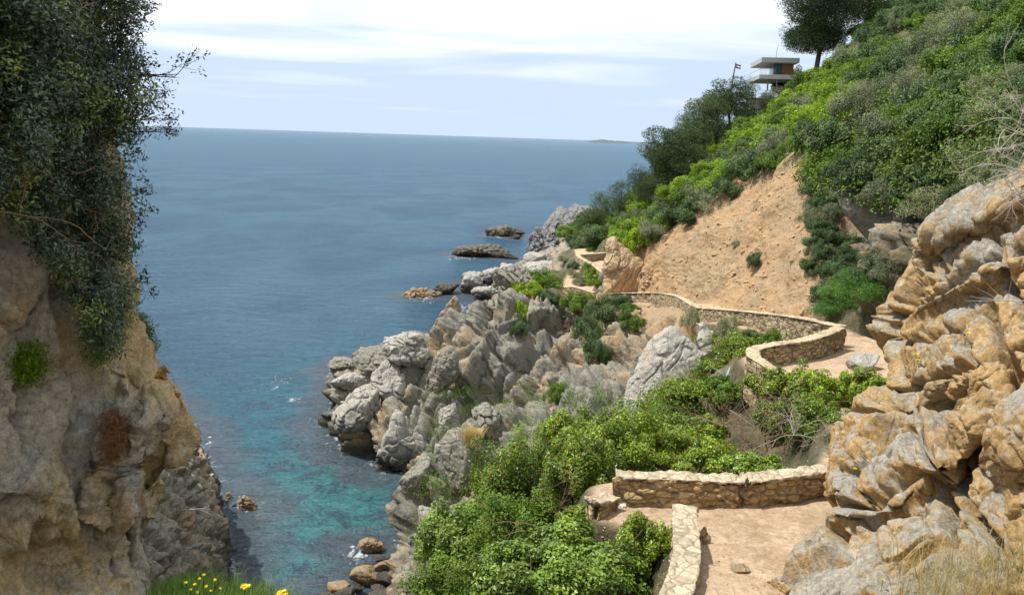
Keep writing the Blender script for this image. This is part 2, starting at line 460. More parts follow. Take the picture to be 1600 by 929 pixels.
def glass_m():
    m = Mat('window_glass'); m.b.inputs['Specular IOR Level'].default_value = .8
    return m.done(m.mix(m.noise(m.coord(), .8, 3), (0.03, 0.07, 0.10), (0.06, 0.16, 0.20)), None, 0.08)
M_GLASS = glass_m()

# ------------------------------------------------------------------ main coast (lofted sections across the view)
FE = 'ABCDEFGHIJKLM'
SEC = {
 -6: [(-14,20.2),(-10,20.2),(-7,20.3),(-4,20.3),(-2,20.4),(-1,20.4),(0,20.4),(3,20.4),(5,21),(8,23),(14,27),(30,38),(60,55)],
  2: [(-14,19.3),(-10,19.4),(-7,19.5),(-4,19.6),(-2,19.8),(-1,20.0),(0,20.1),(2.6,20.2),(5,20.2),(8,20.3),(14,21),(30,36),(60,55)],
  6: [(-8,12.5),(-5,14.5),(-3.4,17.2),(-2.6,18.6),(-0.8,18.1),(0.6,16.8),(1.2,17.0),(3.2,17.1),(5,17.1),(8,17.3),(13,19),(30,37),(60,54)],
 6.9: [(-8,11),(-5,12.6),(-3.6,15.4),(-2.8,18.1),(-1.2,17.5),(.6,16.6),(1.3,16.8),(3.8,16.9),(5.2,17),(8,17.2),(13,19),(30,37),(60,54)],
 10: [(-7,5),(-5,6.5),(-3,8.5),(-1,10.5),(0.4,12.6),(1.8,15.0),(2.2,16.1),(5.2,16.2),(6.2,16.3),(8.4,16.6),(13.5,18.5),(30,36),(60,53)],
 14: [(-8,1),(-6.5,3),(-4.5,5.5),(-2,8.5),(0.4,11.6),(2.3,14.3),(2.75,15.5),(6.4,15.6),(7.2,15.7),(9.5,16.4),(15,19.5),(30,35.5),(60,52)],
 15.2: [(-8.2,0.6),(-6.7,2.8),(-4.7,5.3),(-2.2,8.4),(0.3,11.6),(1.2,14.3),(1.7,15.3),(6.8,15.4),(7.6,15.6),(10.2,16.6),(15.5,20),(30,35.5),(60,52)],
 16.9: [(-8.6,0),(-7,2.3),(-5,5),(-2.6,8),(0.3,11.2),(1.5,13.8),(1.9,15.2),(7.6,15.3),(8.6,15.5),(11,17),(16,20.8),(31,35.5),(60,52)],
 18.2: [(-9,-0.5),(-8,1.4),(-5.6,4.5),(-3,8),(1,11.2),(4.9,13.9),(6.6,15.1),(8.4,15.2),(9.6,15.6),(12,17.6),(16.5,21.8),(31,35.5),(60,52)],
 24: [(-11,-3),(-8.5,0),(-6,3.2),(-2.6,7.2),(1.8,10.6),(7.5,13.6),(8.8,14.8),(11,14.8),(12,15.6),(14,18.6),(18,23.8),(32,35),(60,51)],
 28.3: [(-11,-3),(-7.4,0),(-5.4,3.2),(-2,7),(3.2,10.6),(7.6,12.9),(8.6,14.2),(13,14.4),(13.8,15.2),(15.5,18.3),(19,23.6),(32,34.5),(60,51)],
 32: [(-11,-3),(-6.2,0),(-4.4,3.0),(-1.2,6.6),(4,10.3),(8.0,12.5),(8.8,14.2),(14.6,14.3),(15.4,15.2),(16.6,18.4),(19.2,23.2),(32,34),(60,50)],
 35.5: [(-11,-3),(-5.4,0),(-3.9,3.0),(-.8,6.2),(4.6,9.9),(10.6,12.6),(12.9,14.1),(15.3,14.2),(16,15.0),(17.2,18.4),(19.4,23.0),(32,34),(60,50)],
 40: [(-11,-3),(-4.9,0),(-3.2,3.6),(0.6,7.0),(5.2,9.3),(9.6,12.3),(10.6,13.8),(14.2,13.9),(15,14.8),(16.8,18.3),(19.5,22.6),(32,33.5),(60,50)],
 45: [(-9,-3),(-4.9,0),(-3.4,4.6),(0.8,8.0),(6.6,10.6),(8.9,12.2),(9.7,13.0),(13.2,13.1),(14.2,14),(16.4,18),(19.3,22.4),(32,33),(60,49.5)],
 50: [(-8,-3),(-4.7,0),(-3.4,2.4),(1.2,5.0),(6.2,9.8),(9.0,12.0),(10.0,12.5),(12.9,12.6),(14,13.6),(16.3,17.8),(19.2,22.4),(32,32.5),(60,49)],
 56: [(-14,-3),(-10.2,0),(-9,2.2),(-2.4,4.0),(4.2,8.8),(8.8,11.2),(10.2,11.8),(12.6,11.9),(13.6,13.1),(15.8,17),(18.2,21.8),(32,32),(60,48)],
 60: [(-15.5,-3),(-12.3,0),(-11.1,2.6),(-4.6,5.8),(2.4,9.2),(6.6,10.6),(8.1,11.1),(11.2,11.2),(12.2,12.6),(14.4,16.2),(17,20.4),(32,31.6),(60,48)],
 63: [(-16.8,-3),(-13.4,0),(-12.1,2.6),(-5.2,7.2),(1.2,11.0),(4.9,10.9),(6.8,10.6),(9.9,10.7),(10.9,12.3),(13,15.8),(15.8,19.4),(32,31.3),(60,47.7)],
 65: [(-17.5,-3),(-14.2,0),(-12.8,2.8),(-6.4,7.2),(-1.2,11.2),(2.6,11.4),(5.7,10.3),(9.0,10.4),(10.0,12.2),(12.0,15.5),(15.0,18.8),(32,31),(60,47.5)],
 67.5: [(-17.8,-3),(-14.6,0),(-13.2,2.8),(-7.4,6.6),(-2.4,9.8),(2.2,10.8),(5.2,10.0),(8.2,10.1),(9.2,12.0),(11.2,15.0),(14.5,18.4),(31.5,30.5),(60,47.3)],
 72: [(-18,-3),(-15.0,0),(-13.8,2.4),(-8.4,5.6),(-4.0,7.2),(2.8,10.4),(4.4,9.6),(6.6,9.7),(7.6,11.6),(9.6,14.2),(13.6,17.6),(30,29.4),(60,47)],
 79: [(-19.5,-3),(-16.4,0),(-14.8,1.6),(-9.5,3.0),(-2.6,6.4),(3.2,10.2),(5.0,9.8),(8.2,9.9),(9.0,11.2),(11,13.6),(15,17.2),(31,29),(60,48)],
 84: [(-20.5,-3),(-17.8,0),(-14.6,1.0),(-9,1.6),(-2.6,5.4),(3.0,9.0),(6.2,9.8),(9.2,9.9),(10,11),(12,13.4),(16,17),(31.5,28.7),(60,48.5)],
 90: [(-14,-3),(-8,-1.5),(-3.6,0.8),(0.2,4.0),(3.2,7.2),(5.6,9.0),(6.8,9.8),(10.2,9.9),(11,11),(13,13.3),(17,17),(32,28),(60,47)],
 97: [(-12,-3),(-5.0,-1),(-1.8,1.4),(0.6,3.6),(3.2,6.2),(5.8,8.2),(7.2,9.3),(9.0,9.5),(10,10.6),(13,12.8),(18,16.4),(32.5,28),(60,49.5)],
 108: [(-11,-3),(-6,-0.6),(-3.4,1.0),(0,3.0),(3.0,6.0),(6.0,8.0),(7.6,9.0),(9.2,9.4),(10.5,10.5),(14,12.8),(20,17),(34,28),(60,50.5)],
 120: [(-11,-3),(-6,-0.4),(-3,0.9),(1,2.6),(5,5.4),(8,7.4),(10,8.6),(12,9.4),(13.5,10.6),(16,13.4),(22,17.6),(36,28.6),(60,51)],
 135: [(-9,-3),(-4,0),(0,1.8),(4,3.6),(7,5.4),(10,7.4),(12,8.6),(14,9.8),(16,11.4),(19,13.8),(25,18.4),(41,30.5),(64,49)],
 160: [(-2,-3),(3,0),(6,2),(9,4),(12,6),(15,8),(17,9),(19,10),(21,11.4),(25,14),(31,19),(48,32),(70,46)],
 190: [(10,-3),(16,0),(20,1.5),(23,3),(26,5),(29,7),(31,8),(33,9),(36,11),(42,14),(50,20),(66,31),(80,42)],
 230: [(60,-3),(66,0),(68,2),(70,4),(72,6),(75,8),(77,9),(79,10),(82,12),(90,16),(100,20),(110,30),(120,36)],
 300: [(150,-3),(156,0),(158,2),(160,4),(162,6),(165,8),(167,9),(169,10),(172,12),(180,16),(190,20),(200,25),(210,30)],
}
SY = np.array(sorted(SEC), float)
SX = np.array([[p[0] for p in SEC[k]] for k in sorted(SEC)], float)
SZ = np.array([[p[1] for p in SEC[k]] for k in sorted(SEC)], float)
rows = np.concatenate([np.arange(-6, 8, .35), np.arange(8, 19, .10), np.arange(19, 44, .2), np.arange(44, 86, .115), np.arange(86, 100, .25), np.arange(100, 200, .7), np.arange(200, 300.1, 4)])
cnt = [10, 70, 95, 95, 60, 22, 34, 26, 62, 66, 50, 24]
svals = np.concatenate([np.linspace(i, i + 1, c, endpoint=False) for i, c in enumerate(cnt)] + [[12.0]])
GX = pchip(SY, SX, rows); GZ = pchip(SY, SZ, rows)
GX = pchip(np.arange(13), GX.T, svals).T; GZ = pchip(np.arange(13), GZ.T, svals).T
G = np.stack([GX, np.repeat(rows[:, None], len(svals), 1), GZ], -1)
nr, nc = G.shape[:2]
N = grid_normals(G)
N = np.where(N[..., 2:3] < 0, -N, N)
p = G.reshape(-1, 3); n = N.reshape(-1, 3)
s = np.repeat(svals[None], nr, 0).ravel(); yy = p[:, 1]
e1 = fbm(p / 5.0, 4, 3); e2 = fbm(p / 1.6, 4, 7)
# masks along the profile
rockm = 1 - sstep(4.4, 5.3, s + .25 * e2)
pathm = sstep(5.75, 6.0, s) * (1 - sstep(6.98, 7.15, s))
scar_top = np.interp(yy, [38, 41, 44, 50, 56, 60, 64, 66, 69, 72], [7.2, 8.4, 9.6, 10.5, 10.5, 10.3, 10.1, 9.6, 9.0, 7.5])
scar = (1 - sstep(.338, .356, (p[:, 0] + .5 * e1) / np.maximum(p[:, 1], 5))) * sstep(7.0, 7.15, s) * (1 - sstep(-.1, .1, s - scar_top - .22 * e1)) * sstep(38, 41, yy + e1) * (1 - sstep(69, 72, yy + e1))
low_earth = sstep(4.1, 4.6, s + .3 * e1) * (1 - sstep(5.7, 5.95, s)) * sstep(42, 45, yy + e1) * (1 - sstep(59, 62, yy + e1))
near_earth = (1 - sstep(9, 14, yy)) * sstep(4.5, 5.5, s)
outcrop = (1 - scar) * sstep(7.9, 8.3, s) * (1 - sstep(10.0, 10.5, s + .2 * e1)) * sstep(34, 37, yy) * (1 - sstep(52, 56, yy + e1))
ledge = sstep(7.0, 7.3, s) * (1 - sstep(8.0, 8.6, s + .3 * e1)) * sstep(64, 67, yy) * (1 - sstep(90, 96, yy))
soil = np.clip(sstep(4.4, 5.3, s + .25 * e2) - scar - low_earth - outcrop - ledge, 0, 1)
soil = np.clip(soil + sstep(3.0, 4.2, s + .4 * e1) * (1 - sstep(34, 40, yy)), 0, 1)
rk = np.clip(rockm + outcrop + ledge, 0, 1)
rotd = np.array(Euler((R(18), R(-24), R(20))).to_matrix())
b1 = blocks(p, (2.7, 3.1, 7.0), rotd, 11, .3, .24, .5)
b2 = blocks(p, (1.1, 1.25, 1.9), rotd, 21, .3, .26, .45)
b3 = blocks(p, (.42, .42, .62), rotd, 31, .3, .2, .4)
wetfade = np.clip((p[:, 2] + 1.5) / 2.5, .35, 1)
ta = p[:, 0] * .73 - p[:, 1] * .68; tb = p[:, 0] * .68 + p[:, 1] * .73
but = 1 - np.abs(fbm(np.stack([ta * .26, tb * .04, p[:, 2] * .06], -1), 2, 91)) * 2.8
d = rk * (b1 * 1.6 + b2 * 0.62 + b3 * .15 + e1 * .25 + e2 * .09 + but * 1.1 * sstep(36, 44, yy)) * wetfade
gul = fbm(np.stack([p[:, 0] * .5, p[:, 1] * .5, p[:, 2] * .15], -1), 5, 61)
d -= rk * .75 * sstep(40, 48, yy)
d *= (sstep(7.5, 12, yy) * .9 + .1) * (1 - .45 * sstep(70, 78, yy))
d += scar * (gul * .14 + e1 * .35 + e2 * .2 + np.maximum(blocks(p, (.8, .8, .6), None, 71, .3, .2, .5), -.6) * .07 + np.maximum(blocks(p, (.3, .3, .25), None, 73, .3, .2, .5), -.5) * .04)
d += (1 - rk) * (1 - scar) * (1 - pathm) * (e1 * .25 + e2 * .12)
d += pathm * (fbm(p / .9, 4, 81) * .035 + fbm(p / .22, 3, 82) * .010)
# low worn rock steps across the near path
stp = np.zeros(len(p))
for ys, ang, hgt in ((11.15, .25, .13), (12.35, -.2, .13), (13.5, .2, .09)):
    t = yy - ys - ang * (p[:, 0] - 3.6) - .14 * e2
    stp += -hgt * sstep(-.07, .07, t) + hgt * sstep(.1, 1.1, t)
d += pathm * stp * (yy > 10) * (yy < 15)
# keep the path margin calm so walls sit on it
disp = n * d[:, None]
flatten = (1 - pathm)[:, None]
disp = disp * np.concatenate([flatten, flatten, np.ones_like(flatten)], 1)
TP = p + disp
zone = np.stack([np.clip(scar + low_earth * .9 + near_earth, 0, 1), pathm, soil], -1)
ter_all = TP.copy()
def sub_terrain(name, c0, c1):
    F = grid_faces(nr, nc, c0, c1)
    used = np.unique(F); mp = np.full(nr * nc, -1); mp[used] = np.arange(len(used))
    return mesh_obj(name, np_mesh(name, TP[used], mp[F][:, ::-1], M_GROUND, True, {'zone': zone[used]}))
ic = [0] + list(np.cumsum(cnt))
tag(sub_terrain('sea_cliff_terrain', 0, ic[5]), kind='structure')
cp0, cp1 = ic[5] + 14, ic[7]
for o_, a_, b_ in (('cliff_top_terrain', ic[5], cp0), ('path', cp0, cp1), ('hillside_terrain', cp1, nc - 1)):
    tag(sub_terrain(o_, a_, b_), kind='structure')
BV = BVHTree.FromPolygons([Vector(v) for v in TP[:, :].tolist()], grid_faces(nr, nc)[:, ::-1].tolist())
def hit(u, v):
    dd = Vector(ray(u, v).tolist()).normalized()
    loc, nrm, idx, dist = BV.ray_cast(Vector((0, 0, CAM_Z)), dd)
    return loc
def ground_z(x, y, z0=80):
    loc = BV.ray_cast(Vector((x, y, z0)), Vector((0, 0, -1)))[0]
    return loc.z if loc else 0.0

# ------------------------------------------------------------------ left shore beyond the near cliff
LSEC = {
  14: [(-7,-3),(-8.5,1),(-9,6),(-9.6,10),(-11,15),(-15,22),(-32,36)],
  22: [(-8.4,-3),(-9.6,0.3),(-10.2,5),(-10.8,9),(-12.2,14),(-16,20),(-33,34)],
  30: [(-9.4,-3),(-11,0.2),(-11.7,4.2),(-12.6,8.2),(-14,12),(-18,17),(-34,31)],
  37: [(-10.6,-3),(-12.4,0.2),(-13.3,3.8),(-14.4,7.2),(-16,9.6),(-20,14),(-36,28)],
  42: [(-12,-3),(-13.8,0.2),(-14.7,3.2),(-15.9,6.4),(-18,8.6),(-22,12.5),(-38,26)],
  47: [(-14,-3),(-15.8,0.2),(-16.8,2.4),(-18.0,4.9),(-20.4,7),(-25,11),(-40,24)],
  53: [(-16,-3),(-18.2,0.2),(-19.3,1.6),(-21.0,3.4),(-24,5.4),(-28,9),(-42,22)],
  60: [(-19,-3),(-22.4,0),(-23.6,1.0),(-25.8,2.2),(-29,4.5),(-33,8),(-45,20)],
  72: [(-25,-3),(-30,0),(-32,1),(-34,2),(-38,5),(-42,8),(-52,19)],
  95: [(-40,-3),(-48,0),(-50,1),(-53,3),(-58,6),(-62,9),(-70,18)],
}
LY = np.array(sorted(LSEC), float)
lx = np.array([[q[0] for q in LSEC[k]] for k in sorted(LSEC)]); lz = np.array([[q[1] for q in LSEC[k]] for k in sorted(LSEC)])
lr = np.concatenate([np.arange(14, 62, .16), np.arange(62, 95.1, .6)])
ls = np.concatenate([np.linspace(i, i + 1, c, endpoint=False) for i, c in enumerate([12, 50, 55, 40, 40, 30])] + [[6.0]])
X_ = pchip(np.arange(7), pchip(LY, lx, lr).T, ls).T; Z_ = pchip(np.arange(7), pchip(LY, lz, lr).T, ls).T
LG = np.stack([X_, np.repeat(lr[:, None], len(ls), 1), Z_], -1)
LN = grid_normals(LG); LN = np.where(LN[..., 2:3] < 0, -LN, LN)
q = LG.reshape(-1, 3)
dl = blocks(q, (1.5, 1.8, 1.5), rotd, 111, .35, .22, .5) * .5 + blocks(q, (.6, .75, .55), rotd, 121, .3, .25, .4) * .22 + fbm(q / 3, 4, 5) * .2
q = q + LN.reshape(-1, 3) * dl[:, None]
M_LSHORE = rock_material('shore_rock', (0.27, 0.255, 0.20), (0.40, 0.27, 0.16), (0.10, 0.095, 0.07), -0.03, 1.0, wet=True)
tag(mesh_obj('left_shore_terrain', np_mesh('left_shore_terrain', q, grid_faces(len(lr), len(ls)), M_LSHORE)), kind='structure')
shore_left = q

# ------------------------------------------------------------------ near rock masses (surfaces with their own depth and a rear side)
def rock_mass(name, mat, usil, ymap, vmin, vmax, u_far, nrow, ncol, dispf, cracks, side, back, kind='structure', depth=4.0, nback=26):
    """rows run down the photograph's v, columns from the outline to u_far; 'back' columns carry the surface round behind"""
    vv = np.linspace(vmin, vmax, nrow)
    us = pchip(np.array([a for a, b in usil], float), np.array([b for a, b in usil], float), vv)
    t = np.linspace(0, 1, ncol) ** 1.15
    U = us[:, None] + (u_far - us)[:, None] * t[None]
    V = np.repeat(vv[:, None], ncol, 1)
    Yd = ymap(U, V)
    # round the outline off: it curves away over the last stretch
    edge = np.abs(U - us[:, None])
    Yd = Yd + np.where(V > 780, .35, .8) * np.exp(-(edge / 14.0) ** 1.0)
    Pf = PY(U, V, Yd)
    k = np.linspace(0, 1, nback + 1)[1:][::-1]
    off = np.stack([np.sin(k * 1.3) * back[0], k * back[1], -k * 0.4 + 0 * k], -1) * depth
    Pb = Pf[:, :1] + off[None]
    P = np.concatenate([Pb, Pf], 1)
    NN = grid_normals(P)
    c = np.array([0, 0, CAM_Z]) - P
    flip = ((NN * c).sum(-1) < 0)
    frac = flip[:, nback:].mean()
    if frac > .5: NN = -NN
    pp = P.reshape(-1, 3)
    dsp = dispf(pp)
    g = np.zeros(nrow * P.shape[1])
    UU = np.concatenate([np.repeat(us[:, None], nback, 1) - 400 * side, U], 1).ravel(); VV = np.repeat(vv[:, None], P.shape[1], 1).ravel()
    wob = fbm(pp / .35, 3, 200) * 7
    for pts, wid, dep in cracks:
        best = np.full(len(g), 1e9)
        for (a, b) in zip(pts[:-1], pts[1:]):
            a = np.array(a, float); b = np.array(b, float); ab = b - a
            tt = np.clip(((UU - a[0]) * ab[0] + (VV - a[1]) * ab[1]) / (ab @ ab), 0, 1)
            best = np.minimum(best, np.hypot(UU - a[0] - tt * ab[0] + wob * .6, VV - a[1] - tt * ab[1] + wob))
        g -= dep * np.exp(-(best / wid) ** 2)
    pp = pp + NN.reshape(-1, 3) * (dsp + g)[:, None]
    F = grid_faces(nrow, P.shape[1])
    if frac <= .5: F = F[:, ::-1]
    F = F[:, ::-1]
    o = mesh_obj(name, np_mesh(name, pp, F, mat)); tag(o, kind=kind)
    return o, pp

# left near cliff
def yl(U, V):
    base = np.interp(V, [-300, 0, 300, 600, 929, 1200], [12.5, 12.2, 11.6, 11.2, 10.6, 10.0])
    Y = base - 2.6 * (1 - np.clip(U / 285, -1.2, 1))
    # the nose (beak) and the recess under it
    Y -= 0.9 * np.exp(-(((U - 255) / 42) ** 2 + ((V - 640) / 75) ** 2))
    Y += 1.5 * np.exp(-(((U - 248) / 24) ** 2 + ((V - 775) / 55) ** 2))
    Y -= 0.55 * np.exp(-(((U - 60) / 85) ** 2 + ((V - 770) / 60) ** 2))
    Y += 0.5 * np.exp(-(((U - 70) / 80) ** 2 + ((V - 880) / 50) ** 2))
    for cu, w, a, v0, v1 in ((172, 14, -.5, 640, 860), (205, 13, -.55, 600, 800), (226, 12, -.5, 640, 830), (190, 8, .35, 700, 900), (248, 10, .3, 720, 900)):
        Y += a * np.exp(-((U - cu - .05 * (V - 700)) / w) ** 2) * sstep(v0 - 40, v0 + 30, V) * (1 - sstep(v1 - 40, v1 + 40, V))
    return Y
sil_l = [(-260, 60), (-100, 110), (0, 150), (150, 175), (300, 182), (400, 196), (490, 208), (530, 230), (570, 262), (620, 281), (670, 290), (700, 288), (718, 278), (738, 255), (800, 244), (860, 226), (929, 216), (1050, 200), (1200, 180)]
def disp_l(p):
    fl = fbm(np.stack([p[:, 0] * 1.5, p[:, 1] * 1.5, p[:, 2] * .32], -1), 4, 301)
    return fl * .27 + fbm(p / .9, 5, 305) * .09 + blocks(p, (1.3, 1.3, 2.4), rotd, 311, .4, .10, .3) * .07 + fbm(p / .12, 4, 306) * .022 + blocks(p, (.5, .5, .6), None, 317, .35, .12, .5, 0.) * .03
cr_l = [([(55, 400), (35, 560), (30, 700), (45, 760)], 5, .35), ([(100, 560), (118, 640), (112, 700)], 5, .22), 
        ([(20, 330), (60, 380), (85, 450)], 6, .3), ([(205, 590), (222, 660), (232, 760)], 6, .35), ([(165, 700), (178, 800), (176, 900)], 6, .25), ([(0, 480), (50, 540)], 5, .2)]
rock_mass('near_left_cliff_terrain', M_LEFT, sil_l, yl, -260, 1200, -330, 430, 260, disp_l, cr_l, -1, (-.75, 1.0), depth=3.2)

# right foreground rock
def yr(U, V):
    a = np.interp(V, [150, 260, 420, 480, 560, 620, 700, 780, 860, 929, 1150], [18.8, 18.0, 16.9, 16.3, 15.5, 14.8, 13.8, 12.8, 11.7, 10.5, 8.8])
    b = np.interp(V, [150, 260, 420, 560, 780, 929, 1150], [15.4, 14.0, 11.9, 10.6, 9.3, 8.7, 8.0])
    t = np.clip((U - 1330) / 300, -.2, 1.6)
    Y = a + (b - a) * t
    for (cu, cv, w, h, rot_, am) in ((1500, 335, 150, 38, -.42, -1.0), (1490, 430, 160, 34, -.45, -.7), (1450, 560, 130, 60, -.3, -.6), (1400, 740, 80, 40, -.5, -.6), (1560, 650, 60, 90, -.9, -.7), (1480, 700, 60, 40, -.6, -.4), (1380, 830, 70, 50, -.3, -.3)):
        c, s_ = math.cos(rot_), math.sin(rot_)
        x1 = (U - cu) * c + (V - cv) * s_; y1 = -(U - cu) * s_ + (V - cv) * c
        Y = Y + am * np.exp(-((x1 / w) ** 4 + (y1 / h) ** 4))
    return Y
sil_r = [(150, 1760), (235, 1640), (252, 1600), (288, 1545), (318, 1472), (362, 1420), (395, 1408), (440, 1392), (478, 1370), (530, 1364), (572, 1374), (618, 1378), (640, 1338), (690, 1308), (740, 1297), (800, 1286), (846, 1282), (868, 1248), (905, 1212), (929, 1198), (1010, 1170), (1150, 1140)]
sil_r = [(v, u + (32 if v < 600 else 32 if v < 780 else 52)) for v, u in sil_r]
rot_r = np.array(Euler((R(10), R(38), R(-15))).to_matrix())
def disp_r(p):
    t = (p @ np.array([-.50, -.25, .83])) / 1.25 + fbm(p / 2.6, 3, 431) * .38 + .15
    f = t - np.floor(t); lay = h3(np.floor(t).astype(np.int64), np.zeros(len(p), np.int64), np.zeros(len(p), np.int64), 433)
    lay2 = h3(np.floor(t).astype(np.int64) + 1, np.zeros(len(p), np.int64), np.zeros(len(p), np.int64), 433)
    k_ = sstep(.90, 1.0, f); bed = lay * (1 - k_) + lay2 * k_ - .30 * np.exp(-((f - .97) / .03) ** 2)
    return bed * .42 + blocks(p, (5.0, 3.6, 2.2), rot_r, 401, .10, .035, .5, 0.) * .24 + blocks(p, (1.7, 1.2, .8), rot_r, 411, .14, .05, .5, 0.) * .08 + blocks(p, (.45, .4, .3), rot_r, 421, .2, .12, .6, 0.) * .03 + fbm(p / 1.1, 5, 405) * .05 + blocks(p, (.95, .6, .42), rot_r, 441, .25, .035, .3, 0.) * .055 + fbm(p / .16, 4, 406) * .022
cr_r = [([(1365, 505), (1450, 460), (1530, 410), (1600, 380)], 6, .5), ([(1410, 470), (1470, 418), (1540, 372), (1600, 340)], 5, .3),
        ([(1375, 545), (1440, 520), (1500, 500), (1545, 478)], 6, .5), ([(1500, 500), (1505, 560)], 6, .4), ([(1545, 478), (1560, 540), (1600, 590)], 7, .5),
        ([(1380, 630), (1440, 590), (1520, 560), (1600, 545)], 6, .45), ([(1340, 740), (1390, 700), (1440, 660), (1500, 600)], 7, .5),
        ([(1350, 800), (1400, 760), (1440, 740), (1500, 750), (1530, 700), (1560, 640), (1600, 600)], 8, .6), ([(1330, 860), (1380, 810), (1440, 800)], 7, .45),
        ([(1440, 660), (1450, 720), (1480, 790), (1490, 850)], 7, .5), ([(1520, 700), (1500, 780), (1560, 850)], 8, .55), ([(1310, 700), (1370, 660), (1400, 640)], 5, .3),
        ([(1560, 380), (1575, 440), (1600, 480)], 6, .5), ([(1290, 800), (1330, 780), (1350, 800)], 5, .3)]
rr_o, rr_p = rock_mass('near_right_rock_terrain', M_RIGHT, sil_r, yr, 150, 1150, 2300, 440, 520, disp_r, cr_r, 1, (.8, 1.0), depth=3.5)
BVR = BVHTree.FromPolygons([Vector(v) for v in rr_p.tolist()], [tuple(pp_.vertices) for pp_ in rr_o.data.polygons])
def hit_r(u, v):
    return BVR.ray_cast(Vector((0, 0, CAM_Z)), Vector(ray(u, v).tolist()).normalized())[0]

# ------------------------------------------------------------------ free-standing rocks
def ico(sub):
    import bmesh
    bm = bmesh.new(); bmesh.ops.create_icosphere(bm, subdivisions=sub, radius=1)
    V = np.array([v.co[:] for v in bm.verts]); F = np.array([[v.index for v in f.verts] for f in bm.faces]); bm.free(); return V, F
ICO5, ICO4 = ico(6), ico(5)
def rock_mesh(name, mat, seed, size, hi=False, ncut=14, rough=.05, joint=0.0, sharp=1.0, cell=.6):
    V, F = ICO5 if hi else ICO4
    rng = np.random.default_rng(seed)
    nn = rng.normal(size=(ncut, 3)); nn /= np.linalg.norm(nn, axis=1, keepdims=True)
    dd = rng.uniform(.55, .95, ncut)
    r = np.full(len(V), 1.25)
    kk = 14 * sharp
    c = np.maximum(V @ nn.T, 1e-3)
    rr = dd[None] / c
    r = (np.sum(np.minimum(np.concatenate([rr, r[:, None]], 1), 6) ** -kk, 1)) ** (-1 / kk)
    P = V * r[:, None] * np.array(size)
    ms = min(size)
    dn = fbm(P / (ms * .9) + seed, 5, seed) * rough * ms * 1.6
    if joint: dn = dn + blocks(P + seed * 3.1, (cell * ms * 1.1, cell * ms, cell * ms * .8), rotd, seed + 9, .3, .16, .5) * joint * ms
    P = P + V * dn[:, None]
    return np_mesh(name, P, F, mat)
def rock(name, label, cat, u, v, wpx, hpx, mat, seed, Y=None, z=None, on_ground=False, aspect_y=.8, tilt=0, group=None, hi=False, joint=0.0, ncut=14, sink=.25, sharp=1.0, rough=.05, cell=.6, yaw=None):
    """a rock centred on pixel (u, v), wpx by hpx photograph pixels"""
    if z is not None: c = PZ(u, v, z)
    elif Y is not None: c = PY(u, v, Y)
    else:
        c = np.array(hit(u, v + hpx * .35))
        c[2] += hpx / F_PX * c[1] * .12
    dist = project(c)[2]
    w = wpx / F_PX * dist * .5 * 1.08; h = hpx / F_PX * dist * .5 * 1.08
    o = mesh_obj(name, rock_mesh(name, mat, seed, (w, w * aspect_y, h), hi, ncut, rough, joint, sharp, cell), None, c, (0, R(tilt), 0))
    return tag(o, label, cat, group)

